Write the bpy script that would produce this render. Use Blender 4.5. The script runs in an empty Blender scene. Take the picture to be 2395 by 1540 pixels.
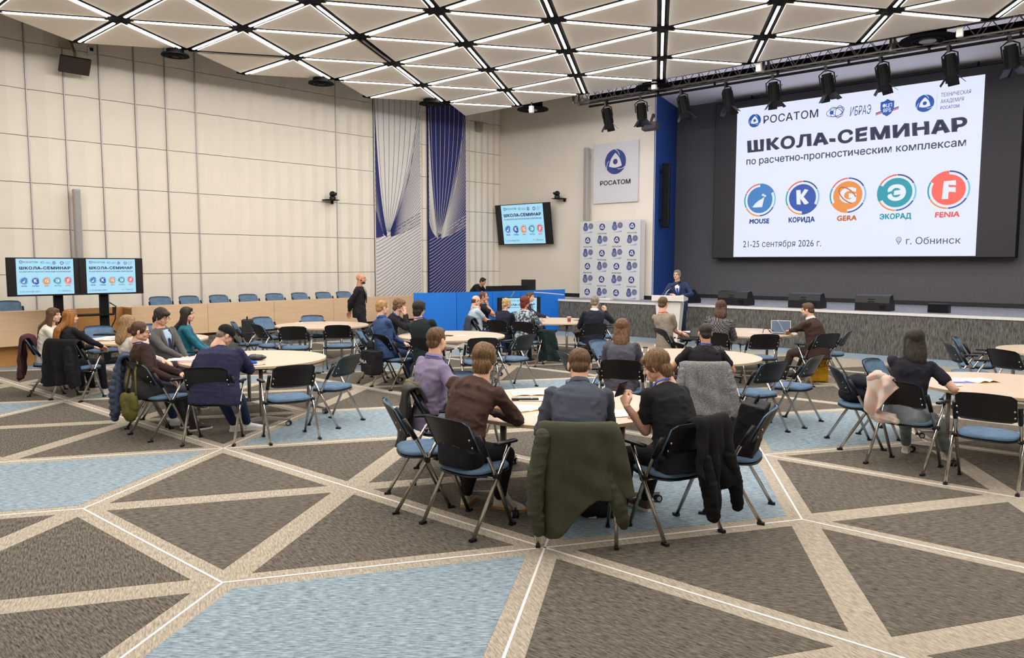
import bpy, bmesh, math, random
import numpy as np
from mathutils import Vector, Matrix

# ------------------------------------------------------------------ camera, world, exposure
scene = bpy.context.scene
COL = scene.collection
FPX, PITCH, ROLL, CAMZ = 1775.0, math.atan(153.5 / 1775.0), 0.0024, 1.96
CX, CY = 1197.5, 770.0
_c, _s = math.cos(PITCH), math.sin(PITCH)
_r0, _u0, _f0 = Vector((1, 0, 0)), Vector((0, _s, _c)), Vector((0, _c, -_s))
_cr, _sr = math.cos(ROLL), math.sin(ROLL)
RGT = _r0 * _cr + _u0 * _sr
UPV = _u0 * _cr - _r0 * _sr
cam_d = bpy.data.cameras.new('camera'); cam = bpy.data.objects.new('camera', cam_d); COL.objects.link(cam)
cam_d.sensor_width = 36.0; cam_d.lens = 36.0 * FPX / 2395.0; cam_d.clip_end = 200
cam.matrix_world = Matrix(((RGT.x, UPV.x, -_f0.x, 0), (RGT.y, UPV.y, -_f0.y, 0), (RGT.z, UPV.z, -_f0.z, CAMZ), (0, 0, 0, 1)))
scene.camera = cam
world = bpy.data.worlds.new('world'); scene.world = world; world.use_nodes = True
world.node_tree.nodes['Background'].inputs[0].default_value = (1.0, 0.95, 0.88, 1)
world.node_tree.nodes['Background'].inputs[1].default_value = 0.35
BAR_STRENGTH = 39.0
scene.view_settings.view_transform = 'Standard'; scene.view_settings.look = 'None'
scene.view_settings.gamma = 1.0; scene.view_settings.use_curve_mapping = False
scene.view_settings.exposure = 0.12
scene.cycles.max_bounces = 6; scene.cycles.diffuse_bounces = 4; scene.cycles.glossy_bounces = 3
scene.cycles.sample_clamp_indirect = 6.0
scene.cycles.use_denoising = True
scene.cycles.use_adaptive_sampling = True; scene.cycles.adaptive_threshold = 0.025

def ray(px, py):
    u, v = (px - CX) / FPX, (py - CY) / FPX
    return _f0 + RGT * u - UPV * v
def G(px, py, z=0.0):
    d = ray(px, py); t = (z - CAMZ) / d.z
    return Vector((d.x * t, d.y * t, z))
def RP(px, py, n, D):            # pixel ray meets the vertical plane n.(x,y)=D
    d = ray(px, py); t = D / (d.x * n[0] + d.y * n[1])
    return Vector((d.x * t, d.y * t, CAMZ + d.z * t))
def AT(px, py, Y):
    d = ray(px, py); t = Y / d.y
    return Vector((d.x * t, Y, CAMZ + d.z * t))

# ------------------------------------------------------------------ materials
def srgb(r, g, b):
    f = lambda c: (c / 255 / 12.92) if c / 255 <= 0.04045 else ((c / 255 + 0.055) / 1.055) ** 2.4
    return (f(r), f(g), f(b), 1)
MATS = {}
def mat(name, col, rough=0.6, metal=0.0, noise=0.0, nscale=30.0, bump=0.0, bscale=200.0, emit=0.0, stretch=None, spec=0.5, coord='Object', col2=None, lo=.35, hi=.65):
    if name in MATS: return MATS[name]
    m = bpy.data.materials.new(name); m.use_nodes = True; nt = m.node_tree; b = nt.nodes['Principled BSDF']
    b.inputs['Base Color'].default_value = col; b.inputs['Roughness'].default_value = rough
    b.inputs['Metallic'].default_value = metal; b.inputs['Specular IOR Level'].default_value = spec
    if emit:
        b.inputs['Emission Color'].default_value = col; b.inputs['Emission Strength'].default_value = emit
        b.inputs['Base Color'].default_value = (0.02, 0.02, 0.02, 1)
    if noise or bump or col2:
        tc = nt.nodes.new('ShaderNodeTexCoord'); mp = nt.nodes.new('ShaderNodeMapping')
        nt.links.new(tc.outputs[coord], mp.inputs[0])
        if stretch: mp.inputs['Scale'].default_value = stretch
        if noise or col2:
            n = nt.nodes.new('ShaderNodeTexNoise'); n.inputs['Scale'].default_value = nscale; n.inputs['Detail'].default_value = 4
            nt.links.new(mp.outputs[0], n.inputs['Vector'])
            cr = nt.nodes.new('ShaderNodeValToRGB')
            a = [max(0, c * (1 - noise)) for c in col[:3]] + [1]; c2 = col2 or [min(1, c * (1 + noise)) for c in col[:3]] + [1]
            cr.color_ramp.elements[0].position = lo; cr.color_ramp.elements[1].position = hi
            cr.color_ramp.elements[0].color = a; cr.color_ramp.elements[1].color = c2
            nt.links.new(n.outputs['Fac'], cr.inputs[0])
            nt.links.new(cr.outputs[0], b.inputs['Emission Color' if emit else 'Base Color'])
        if bump:
            n2 = nt.nodes.new('ShaderNodeTexNoise'); n2.inputs['Scale'].default_value = bscale; n2.inputs['Detail'].default_value = 2
            nt.links.new(mp.outputs[0], n2.inputs['Vector'])
            bp = nt.nodes.new('ShaderNodeBump'); bp.inputs['Strength'].default_value = bump; bp.inputs['Distance'].default_value = 0.01
            nt.links.new(n2.outputs['Fac'], bp.inputs['Height']); nt.links.new(bp.outputs[0], b.inputs['Normal'])
    MATS[name] = m
    return m
def carpet(name, dark, light, sc=(9, 60, 9), rot=0.0, lo=.36, hi=.66, vertical=False):
    """streaky loop-pile carpet; the streak direction turns a little from piece to piece"""
    if name in MATS: return MATS[name]
    m = bpy.data.materials.new(name); m.use_nodes = True; nt = m.node_tree; b = nt.nodes['Principled BSDF']
    b.inputs['Roughness'].default_value = 0.95; b.inputs['Specular IOR Level'].default_value = 0.12
    tc = nt.nodes.new('ShaderNodeTexCoord'); oi = nt.nodes.new('ShaderNodeObjectInfo')
    vr = nt.nodes.new('ShaderNodeVectorRotate'); vr.rotation_type = 'Z_AXIS'
    mu = nt.nodes.new('ShaderNodeMath'); mu.operation = 'MULTIPLY_ADD'; mu.inputs[1].default_value = 0.0 if vertical else 1.3; mu.inputs[2].default_value = rot
    nt.links.new(oi.outputs['Random'], mu.inputs[0]); nt.links.new(mu.outputs[0], vr.inputs['Angle'])
    nt.links.new(tc.outputs['Object'], vr.inputs['Vector'])
    mp = nt.nodes.new('ShaderNodeMapping'); mp.inputs['Scale'].default_value = sc
    nt.links.new(vr.outputs[0], mp.inputs[0])
    n = nt.nodes.new('ShaderNodeTexNoise'); n.inputs['Scale'].default_value = 1.6; n.inputs['Detail'].default_value = 6; n.inputs['Roughness'].default_value = 0.72
    nt.links.new(mp.outputs[0], n.inputs['Vector'])
    cr = nt.nodes.new('ShaderNodeValToRGB'); e = cr.color_ramp.elements
    e[0].position = lo; e[1].position = hi; e[0].color = dark; e[1].color = light
    nt.links.new(n.outputs['Fac'], cr.inputs[0]); nt.links.new(cr.outputs[0], b.inputs['Base Color'])
    bp = nt.nodes.new('ShaderNodeBump'); bp.inputs['Strength'].default_value = 0.35; bp.inputs['Distance'].default_value = 0.006
    nt.links.new(n.outputs['Fac'], bp.inputs['Height']); nt.links.new(bp.outputs[0], b.inputs['Normal'])
    MATS[name] = m
    return m
def fabric(name, rgb, rough=0.9, var=0.12, bump=0.25):
    return mat(name, srgb(*rgb), rough, 0, var, 9, bump, 260, spec=0.25)

# ------------------------------------------------------------------ mesh helpers
class MB:
    def __init__(s): s.v = []; s.f = []; s.mi = []
    def add(s, vs, fs, mi=0):
        o = len(s.v); s.v += [tuple(v) for v in vs]; s.f += [tuple(i + o for i in f) for f in fs]; s.mi += [mi] * len(fs); return s
    def box(s, c, d, R=None, mi=0):
        hx, hy, hz = d[0] / 2, d[1] / 2, d[2] / 2
        P = [Vector((x * hx, y * hy, z * hz)) for x in (-1, 1) for y in (-1, 1) for z in (-1, 1)]
        if R is not None: P = [R @ p for p in P]
        c = Vector(c)
        return s.add([p + c for p in P], [(0, 1, 3, 2), (4, 6, 7, 5), (0, 4, 5, 1), (2, 3, 7, 6), (0, 2, 6, 4), (1, 5, 7, 3)], mi)
    def tube(s, pts, r, n=10, mi=0, cap=True, flat=None):
        pts = [Vector(p) for p in pts]; rs = r if isinstance(r, (list, tuple)) else [r] * len(pts)
        vs = []; prev = None
        for i, p in enumerate(pts):
            t = (pts[min(i + 1, len(pts) - 1)] - pts[max(i - 1, 0)]).normalized()
            if prev is None:
                a = Vector((0, 0, 1)) if abs(t.z) < 0.9 else Vector((1, 0, 0))
                x = t.cross(a).normalized()
            else:
                x = (prev - t * prev.dot(t)).normalized()
            prev = x; y = t.cross(x)
            for k in range(n):
                th = 2 * math.pi * k / n
                vs.append(p + x * math.cos(th) * rs[i] + y * math.sin(th) * rs[i] * (flat or 1))
        fs = []
        for i in range(len(pts) - 1):
            for k in range(n):
                a = i * n + k; b = i * n + (k + 1) % n
                fs.append((a, b, b + n, a + n))
        if cap:
            fs.append(tuple(range(n - 1, -1, -1))); fs.append(tuple(range((len(pts) - 1) * n, len(pts) * n)))
        return s.add(vs, fs, mi)
    def cyl(s, c, r, h, n=24, mi=0, r2=None, R=None):
        r2 = r if r2 is None else r2; c = Vector(c)
        vs = [Vector((math.cos(2 * math.pi * k / n) * r, math.sin(2 * math.pi * k / n) * r, 0)) for k in range(n)] + \
             [Vector((math.cos(2 * math.pi * k / n) * r2, math.sin(2 * math.pi * k / n) * r2, h)) for k in range(n)]
        if R is not None: vs = [R @ v for v in vs]
        fs = [(k, (k + 1) % n, n + (k + 1) % n, n + k) for k in range(n)] + [tuple(range(n - 1, -1, -1)), tuple(range(n, 2 * n))]
        return s.add([v + c for v in vs], fs, mi)
    def prism(s, poly, z0, z1, mi=0):
        n = len(poly)
        ar = sum(poly[i][0] * poly[(i + 1) % n][1] - poly[(i + 1) % n][0] * poly[i][1] for i in range(n))
        if ar < 0: poly = poly[::-1]
        vs = [(p[0], p[1], z0) for p in poly] + [(p[0], p[1], z1) for p in poly]
        fs = [(k, (k + 1) % n, n + (k + 1) % n, n + k) for k in range(n)] + [tuple(range(n - 1, -1, -1)), tuple(range(n, 2 * n))]
        return s.add(vs, fs, mi)
    def ball(s, c, r, n=12, m=8, mi=0, R=None):
        r = (r, r, r) if not isinstance(r, (tuple, list)) else r
        vs = [Vector((0, 0, r[2]))]; c = Vector(c)
        for j in range(1, m):
            ph = math.pi * j / m
            for k in range(n):
                th = 2 * math.pi * k / n
                vs.append(Vector((math.sin(ph) * math.cos(th) * r[0], math.sin(ph) * math.sin(th) * r[1], math.cos(ph) * r[2])))
        vs.append(Vector((0, 0, -r[2])))
        fs = [(0, 1 + k, 1 + (k + 1) % n) for k in range(n)]
        for j in range(m - 2):
            for k in range(n):
                a = 1 + j * n + k; b = 1 + j * n + (k + 1) % n
                fs.append((a, a + n, b + n, b))
        L = len(vs) - 1; o = 1 + (m - 2) * n
        fs += [(o + (k + 1) % n, o + k, L) for k in range(n)]
        if R is not None: vs = [R @ v for v in vs]
        return s.add([v + c for v in vs], fs, mi)
    def grid(s, P, mi=0):           # P[i][j] points, open sheet
        ni, nj = len(P), len(P[0])
        vs = [p for row in P for p in row]
        fs = [(i * nj + j, i * nj + j + 1, (i + 1) * nj + j + 1, (i + 1) * nj + j) for i in range(ni - 1) for j in range(nj - 1)]
        return s.add(vs, fs, mi)
    def mesh(s, name, mats, smooth=False):
        me = bpy.data.meshes.new(name); me.from_pydata([tuple(v) for v in s.v], [], s.f)
        for m in (mats if isinstance(mats, (list, tuple)) else [mats]): me.materials.append(m)
        if any(s.mi): me.polygons.foreach_set('material_index', s.mi)
        if smooth: me.polygons.foreach_set('use_smooth', [True] * len(me.polygons))
        me.update(); return me

def link(name, me, parent=None, loc=None, rotz=None, M=None):
    o = bpy.data.objects.new(name, me); COL.objects.link(o)
    if parent is not None: o.parent = parent
    if loc is not None: o.location = loc
    if rotz is not None: o.rotation_euler = (0, 0, rotz)
    if M is not None: o.matrix_local = M
    return o
def tag(o, label, cat, group=None, kind=None):
    o['label'] = label; o['category'] = cat
    if group: o['group'] = group
    if kind: o['kind'] = kind
    return o
def thing(name, label, cat, loc=(0, 0, 0), rotz=0.0, group=None, M=None):
    o = bpy.data.objects.new(name, None); COL.objects.link(o); o.empty_display_size = 0.1
    o.location = loc; o.rotation_euler = (0, 0, rotz)
    if M is not None: o.matrix_world = M
    return tag(o, label, cat, group)
def struct(name, me, parent=None):
    o = link(name, me, parent)
    if parent is None: o['kind'] = 'structure'
    return o
def ch_of(o): return [c for c in KIDS.get(o.name, [])]
KIDS = {}
def kid(name, me, parent, **k):
    o = link(name, me, parent, **k); KIDS.setdefault(parent.name, []).append(o); return o
def dup(root, loc, rotz, label=None, group=None):
    r = root.copy(); COL.objects.link(r); r.location = loc; r.rotation_euler = (0, 0, rotz)
    if label: r['label'] = label
    if group: r['group'] = group
    for c0 in KIDS.get(root.name, []):
        c = c0.copy(); COL.objects.link(c); c.parent = r; KIDS.setdefault(r.name, []).append(c)
        for d0 in KIDS.get(c0.name, []):
            d = d0.copy(); COL.objects.link(d); d.parent = c; KIDS.setdefault(c.name, []).append(d)
    return r
def bevel(o, w=0.004, seg=2):
    m = o.modifiers.new('bevel', 'BEVEL'); m.width = w; m.segments = seg; m.limit_method = 'ANGLE'; return o
rad = math.radians

# ------------------------------------------------------------------ common materials
M_chrome = mat('chrome', srgb(190, 186, 180), 0.16, 1.0)
M_alu = mat('aluminium', srgb(170, 168, 164), 0.32, 0.9)
M_black = mat('black_plastic', srgb(20, 21, 25), 0.42, 0, 0.1, 40, spec=.35)
M_blackm = mat('black_metal', srgb(11, 11, 13), 0.7, 0.0, 0.1, 40, spec=.2)
M_blue_f = mat('blue_seat_fabric', srgb(98, 122, 148), 0.95, 0, 0.14, 14, 0.3, 400, spec=0.15)
M_maple = mat('maple_laminate', srgb(206, 186, 166), 0.38, 0, 0.05, 3.0, 0, stretch=(1, 14, 1), spec=0.4)
M_maple_e = mat('maple_edge', srgb(204, 178, 138), 0.5, 0, 0.06, 30)
M_white = mat('white_plastic', srgb(226, 224, 220), 0.45, 0, 0.03, 20)
M_grey = mat('grey_plastic', srgb(150, 150, 148), 0.5, 0, 0.05, 20)
M_paper = mat('white_paper', srgb(236, 234, 230), 0.8, 0, 0.03, 60)
# ------------------------------------------------------------------ room geometry
N1 = (-0.7022, 0.7120); E1 = (0.7120, 0.7022); D1 = 18.5           # left (acoustic) wall
N2 = (0.6561, 0.7547); E2 = (0.7547, -0.6561)                       # stage side directions
CORN = RP(1171, 616, N1, D1)
DW = N2[0] * CORN.x + N2[1] * CORN.y                                # white wall beside the stage
PB = RP(1527, 616, N2, DW)                                          # where the white wall ends
DB = 21.3; PC = RP(1577, 616, N2, DB)                               # backdrop of the stage
DS = 17.5                                                           # stage front
SZ = 0.93; SR = 5.0
CEIL = CAMZ + 4.3; WTOP = 7.4; STC = CAMZ + 4.78
def on1(t, d=0.0): return Vector((E1[0] * t + N1[0] * (D1 - d), E1[1] * t + N1[1] * (D1 - d), 0))
def t1(px, py=600):
    p = RP(px, py, N1, D1); return E1[0] * p.x + E1[1] * p.y
def on2(s, D): return Vector((E2[0] * s + N2[0] * D, E2[1] * s + N2[1] * D, 0))
def s2(px, D, py=600):
    p = RP(px, py, N2, D); return E2[0] * p.x + E2[1] * p.y

# ---- floor: beige carpet with inlaid pieces set on a triangular lattice
M_beige = carpet('beige_carpet', srgb(134, 125, 112), srgb(198, 187, 169), (10, 62, 10))
M_dark = carpet('charcoal_carpet', srgb(48, 46, 43), srgb(132, 124, 112), (9, 62, 9))
M_bluec = carpet('blue_carpet', srgb(84, 100, 114), srgb(176, 194, 202), (9, 66, 9), vertical=True)
M_strip = mat('white_inlay', srgb(236, 230, 228), 0.5)
FO = Vector((0.23, 5.10)); FA = Vector((2.005, 0.592)); FB = Vector((0.362, 1.990))
fl = MB(); fl.prism([(-14, -6), (16, -6), (16, 30), (-14, 30)], -0.2, 0.0)
floor = struct('floor', fl.mesh('floor', M_beige))
def node(i, j): return FO + FA * i + FB * j
def inset(poly, w):
    n = len(poly); out = []
    c = sum((Vector(p) for p in poly), Vector((0, 0))) / n
    lines = []
    for k in range(n):
        a, b = Vector(poly[k]), Vector(poly[(k + 1) % n]); d = (b - a).normalized(); m = Vector((-d.y, d.x))
        if (c - a).dot(m) < 0: m = -m
        ww = w[k] if isinstance(w, (list, tuple)) else w
        lines.append((a + m * ww, d))
    for k in range(n):
        p, d = lines[k - 1]; q, e = lines[k]
        den = d.x * e.y - d.y * e.x
        t = ((q.x - p.x) * e.y - (q.y - p.y) * e.x) / den
        out.append(p + d * t)
    return out
def infloor(c):
    if c.y < 0.6 or abs(c.x) > c.y * 0.80 + 1.6: return False
    if N1[0] * c.x + N1[1] * c.y > 16.9: return False
    return N2[0] * c.x + N2[1] * c.y < 15.6
BW = 0.105
def isblue(i, j): return (i - j) % 4 == 0
for i in range(-14, 12):
    for j in range(-3, 14):
        P = [node(i, j), node(i + 1, j), node(i + 1, j + 1), node(i, j + 1)]
        if isblue(i, j):
            c = (P[0] + P[2]) / 2
            if not infloor(c): continue
            q = inset([tuple(p) for p in P], BW)
            kid('carpet_tile', MB().prism([tuple(p - c) for p in q], -0.002, 0.002).mesh('carpet_tile_blue', M_bluec), floor, loc=(c.x, c.y, 0))
        else:
            for tri in ((P[0], P[1], P[3]), (P[1], P[2], P[3])):
                c = (tri[0] + tri[1] + tri[2]) / 3
                if not infloor(c): continue
                q = inset([tuple(p) for p in tri], BW)
                kid('carpet_tile', MB().prism([tuple(p - c) for p in q], -0.002, 0.002).mesh('carpet_tile_grey', M_dark), floor, loc=(c.x, c.y, 0))
def strip(a, b, w=0.008):
    if not (infloor((a + b) / 2)): return
    d = (b - a).normalized(); m = Vector((-d.y, d.x)) * w
    kid('inlay_strip', MB().prism([tuple(a + m), tuple(b + m), tuple(b - m), tuple(a - m)], -0.002, 0.003).mesh('inlay_strip', M_strip), floor)
for i in range(-14, 12):
    for j in range(-3, 14):
        if isblue(i, j) or isblue(i, j - 1): strip(node(i, j), node(i + 1, j))
        if isblue(i, j) or isblue(i - 1, j): strip(node(i, j), node(i, j + 1))
        if not isblue(i, j): strip(node(i, j + 1), node(i + 1, j))
# pale blue border along the stage
q = [on2(s2(1290, DS), DS), on2(26, DS), on2(26, DS - 1.05), on2(s2(1290, DS) - 0.6, DS - 1.05)]
c = sum(q, Vector((0, 0, 0))) / 4
kid('carpet_border', MB().prism([(p.x - c.x, p.y - c.y) for p in q], -0.002, 0.002).mesh('carpet_border', M_bluec), floor, loc=(c.x, c.y, 0))

# ---- stage
M_riser = carpet('stage_carpet', srgb(56, 56, 54), srgb(128, 126, 120), (34, 34, 5), vertical=True)
M_sttop = carpet('stage_top_carpet', srgb(120, 124, 130), srgb(170, 172, 178), (20, 20, 20), vertical=True)
s0 = s2(1296, DS)
q = [on2(s0, DS), on2(SR, DS), on2(SR, DB + 0.2), on2(s2(1577, DB) - 1.5, DB + 0.2), on2(s0, DW + .3)]
stage = tag(link('stage', MB().prism([(p.x, p.y) for p in q], 0.0, SZ - 0.03).mesh('stage', M_riser)), 'low grey carpeted stage running under the big screen', 'stage', kind='structure')
kid('stage_top', MB().prism([(p.x, p.y) for p in q], SZ - 0.03, SZ).mesh('stage_top', M_sttop), stage)
q = [on2(s0, DS - 0.02), on2(SR, DS - 0.02), on2(SR, DS + 0.03), on2(s0, DS + 0.03)]
kid('edge_strip', MB().prism([(p.x, p.y) for p in q], SZ - 0.05, SZ + 0.006).mesh('edge_strip', M_white), stage)

# ---- left wall with folded acoustic panels
M_wall = mat('cream_panel', srgb(230, 223, 210), 0.8, 0, 0.02, 2, 0.06, 60, spec=0.2)
M_wallb = mat('cream_plaster', srgb(228, 221, 209), 0.85, 0, 0.02, 1.5, 0.1, 90, spec=0.2)
M_gap = mat('joint_channel', srgb(176, 174, 174), 0.45, 0.3)
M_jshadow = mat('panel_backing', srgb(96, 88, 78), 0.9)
tc = E1[0] * CORN.x + E1[1] * CORN.y
a, b = on1(-22, -0.1), on1(tc + 0.2, -0.1); a2, b2 = on1(-22, -0.3), on1(tc + 0.2, -0.3)
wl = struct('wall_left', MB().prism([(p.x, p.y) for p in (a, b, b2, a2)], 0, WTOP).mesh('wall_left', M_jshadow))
pitchz = 0.957; z00 = 0.745
seams = [t1(80), t1(166.6), t1(248.4), t1(329), t1(399), t1(467.5)]
bw = (seams[-1] - seams[0]) / 5
edges = []
t = seams[0]
while t > -8: edges.append(t); t -= bw
edges = edges[::-1] + seams[1:]
t = seams[-1] + bw
bR = t1(876)
nb = max(1, round((bR - seams[-1]) / bw)); 
edges += [seams[-1] + (bR - seams[-1]) * k / nb for k in range(1, nb + 1)]
def panel_mesh(w, h, fold):
    m = MB(); g = 0.006; hw = w / 2 - (0.008 if len(fold) == 3 else 0.0)
    ys = fold
    for k in range(len(ys) - 1):
        x0 = -hw + 2 * hw * k / (len(ys) - 1); x1 = -hw + 2 * hw * (k + 1) / (len(ys) - 1)
        m.add([(x0, -0.1, g), (x1, -0.1, g), (x1, -0.1, h - g), (x0, -0.1, h - g), (x0, ys[k], g), (x1, ys[k + 1], g), (x1, ys[k + 1], h - g), (x0, ys[k], h - g)],
              [(0, 1, 2, 3), (4, 7, 6, 5), (0, 4, 5, 1), (3, 2, 6, 7), (0, 3, 7, 4), (1, 5, 6, 2)])
    return m.mesh('wall_panel', M_wall)
PM = {}
def bay(ta, tb, narrow=False, folds=2):
    w = tb - ta
    for k in range(-1, 7):
        z0 = z00 + pitchz * k; h = pitchz
        if z0 < 0: h += z0; z0 = 0
        if z0 >= WTOP - .1: break
        h = min(h, WTOP - z0)
        key = (round(w, 2), round(h, 2), folds)
        if key not in PM:
            f = [0.0, 0.05, 0.0] if folds == 2 else [0.0, .040, .0, .040, 0.0]
            PM[key] = panel_mesh(w, h, f)
        p = on1((ta + tb) / 2, 0.0)
        R = Matrix(((E1[0], -N1[0], 0, p.x), (E1[1], -N1[1], 0, p.y), (0, 0, 1, z0), (0, 0, 0, 1)))
        kid('wall_panel', PM[key], wl, M=R)
for k in range(len(edges) - 1): bay(edges[k], edges[k + 1], folds=2 if edges[k] < seams[-1] - .01 else 4)
for t in [e for e in edges if e <= seams[-1] + .01] + [t1(788)]:
    p = on1(t, 0.052)
    kid('joint_strip', MB().box((0, 0, WTOP / 2), (0.022, 0.012, WTOP)).mesh('joint_strip', M_gap), wl, M=Matrix(((E1[0], -N1[0], 0, p.x), (E1[1], -N1[1], 0, p.y), (0, 0, 1, 0), (0, 0, 0, 1))))
tb1, tb2, tb3, tb4 = t1(876), t1(980), t1(1000), t1(1085.5)
bay(tb2, tb3, folds=4)
nn = 3
for k in range(nn): bay(tb4 + (tc - tb4) * k / nn, tb4 + (tc - tb4) * (k + 1) / nn, folds=4)
# art banners: fans of fine lines on a flat panel
M_navy = mat('navy_print', srgb(34, 40, 108), 0.6, 0, 0.05, 3)
M_bw = mat('white_print', srgb(222, 219, 214), 0.6, 0, 0.02, 3)
def banner(ta, tb, ground, line, label):
    w = tb - ta; h = 6.2; p = on1((ta + tb) / 2, 0.09); z0 = 0.6
    t = thing('art_banner', label, 'banner', M=Matrix(((E1[0], -N1[0], 0, p.x), (E1[1], -N1[1], 0, p.y), (0, 0, 1, z0), (0, 0, 0, 1))))
    kid('panel', MB().box((0, -0.03, h / 2), (w, 0.06, h)).mesh('banner_panel', ground), t)
    m = MB(); y = 0.0035
    def poly(pts, wd):
        pp = []
        for q in pts:
            if -0.001 <= q[0] <= 1.001 and 0 <= q[1] <= 1: pp.append(((q[0] - .5) * w, q[1] * h))
            elif pp: break
        if len(pp) < 2: return
        P = []
        for i, q in enumerate(pp):
            a = pp[max(i - 1, 0)]; b = pp[min(i + 1, len(pp) - 1)]
            d = Vector((b[0] - a[0], b[1] - a[1])).normalized(); nx, nz = -d.y * wd, d.x * wd
            P.append([(q[0] + nx, y, q[1] + nz), (q[0] - nx, y, q[1] - nz)])
        m.grid(P)
    F = (0.25, 0.340); ends = []
    for k in range(22): ends.append((0.0, 0.43 + 0.54 * (k / 21.0) ** 1.3, (0.03, .62)))
    for k in range(8): ends.append((0.06 + 0.125 * k, 1.0, None))
    for k in range(26): ends.append((1.0, 0.975 - 0.56 * (k / 25.0) ** 0.75, 'r'))
    for ex, ey, kind in ends:
        if kind == 'r': c1 = (F[0] + (ex - F[0]) * .56, F[1] + (ey - F[1]) * .34)
        elif kind is None: c1 = (F[0] + (ex - F[0]) * .95, F[1] + (ey - F[1]) * .42)
        else: c1 = (.055, F[1] + (ey - F[1]) * .28)
        st0 = 0.03 + (0.05 if kind == 'r' else 0.02)
        poly([((1 - t) ** 2 * F[0] + 2 * t * (1 - t) * c1[0] + t * t * ex, (1 - t) ** 2 * F[1] + 2 * t * (1 - t) * c1[1] + t * t * ey) for t in [st0 + (1 - st0) * i / 40 for i in range(41)]], 0.0058)
    for k in range(44):                                      # lower sweep
        ys = 0.33 - 0.0165 * k
        pts = []
        for s in range(60):
            x = 0.0 + s / 59.0
            pts.append((x, ys + (0.11 + 0.0016 * k) * x ** 1.6 + 0.022 * x - .0 + 0.02 * math.sin(x * 3)))
        poly([q for q in pts if q[1] > 0], 0.0062)
    kid('line_art', m.mesh('banner_lines', line), t)
    kid('corner_print', MB().add([((.0 - .5) * w, y - .001, .335 * h), ((.16 - .5) * w, y - .001, .345 * h), ((.0 - .5) * w, y - .001, .47 * h)], [(0, 1, 2)]).mesh('corner_print', M_navy), t)
    return t
banner(tb1, tb2, M_bw, M_navy, 'tall white wall banner with a fan of fine navy lines')
banner(tb3, tb4, M_navy, M_bw, 'tall navy wall banner with a fan of fine white lines')

# ---- white wall beside the stage, blue return, backdrop
def wallseg(name, A, B, thick, m, z0=0.0, z1=None, out=1):
    z1 = z1 or WTOP; d = (B - A).normalized(); n = Vector((-d.y, d.x, 0)) * thick * out
    return struct(name, MB().prism([(A.x, A.y), (B.x, B.y), (B.x + n.x, B.y + n.y), (A.x + n.x, A.y + n.y)], z0, z1).mesh(name, m))
A = Vector((CORN.x, CORN.y, 0)) - Vector((E2[0], E2[1], 0)) * 0.4; B = Vector((PB.x, PB.y, 0)); Cc = Vector((PC.x, PC.y, 0))
wallseg('wall_stage_side', A, B, 0.04, M_wallb)
M_bluew = mat('blue_wall', srgb(18, 66, 138), 0.8, 0, 0.04, 3, 0.1, 80)
wallseg('wall_blue_return', B, Cc, 0.02, M_bluew)
M_back = mat('backdrop_grey', srgb(94, 93, 96), 0.95, 0, 0.12, 60, 0.2, 200, spec=0.1)
wallseg('wall_stage_back', Cc, on2(SR, DB), 0.3, M_back)
M_base = mat('black_baseboard', srgb(24, 24, 28), 0.6)
for nm, a, b in (('baseboard_stage_side', on2(s2(1300, DW), DW), B), ('baseboard_stage_back', Cc, on2(SR, DB))):
    d = (b - a).normalized(); n = Vector((d.y, -d.x, 0)) * 0.02
    struct(nm, MB().prism([(a.x, a.y), (b.x, b.y), (b.x + n.x, b.y + n.y), (a.x + n.x, a.y + n.y)], SZ, SZ + 0.11).mesh(nm, M_base))
# ceiling over the stage
M_stc = mat('stage_ceiling', srgb(244, 243, 250), 0.8, 0, 0.01, 3)
sd = 16.9
q = [on2(s2(1400, DW, 300) , DW - 0.0), on2(s2(1400, DW), sd), on2(SR, sd), on2(SR, DB + 0.3), on2(s2(1577, DB) - 1.0, DB + 0.3)]
scl = struct('ceiling_stage', MB().prism([(p.x, p.y) for p in q], STC, STC + 0.1).mesh('ceiling_stage', M_stc))
# remaining shell (behind and beside the camera)
wallseg('wall_right', on2(SR, DB + .3), Vector((13.0, -5.0, 0)), 0.3, M_wallb)
wallseg('wall_back', Vector((13.0, -5.0, 0)), Vector((-12.6, -5.0, 0)), 0.3, M_wallb)
# camera-side left closing wall
wallseg('wall_far_left', Vector((-12.6, -5.0, 0)), on1(-6.5), 0.3, M_wallb)

# ---- suspended ceiling of triangles
CO = Vector((-7.03, 13.97)); CA = Vector((2.035, 0.47)); CB = Vector((-0.415, -1.99))    # p (right), r (towards the camera)
_P = {}
def cnode(r, x): return CO + CA * (x - 0) + (CB) * 0 + Vector(((-0.56 + 1.02 - 0.0) * 0, 0))
# least squares from measured hubs
hub = [(0,0,278,48.6),(0,1,566,66.6),(0,2,845,87),(0,3,1092,102.7),(0,4,1322,120),(0,5,1549,135),(1,1.5,729,6),(1,2.5,1025,25),(1,3.5,1295,47),(1,4.5,1552,66),(1,5.5,1789,89),(-1,1.5,686,134),(-1,2.5,919,149),(-1,3.5,1137,163),(-1,4.5,1345,177),(-2,3,990,201),(-2,4,1185,213),(2,5,1819,7),(2,6,2086,26)]
_A = np.array([[1, h[1], h[0]] for h in hub], float)
_B = np.array([[G(h[2], h[3], CEIL).x, G(h[2], h[3], CEIL).y] for h in hub])
_S = np.linalg.lstsq(_A, _B, rcond=None)[0]
def cn(r, x): v = np.array([1, x, r]) @ _S; return Vector((float(v[0]), float(v[1])))
def rowstart(r): return {-4: 6, -3: 4, -2: 2, -1: 0, 0: -1}.get(r, -1 - (r + 1) // 2 - 1)
def has(p, r):                       # node (p, r), x = p + r/2
    return -4 <= r <= 8 and rowstart(r) <= p <= 6
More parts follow.
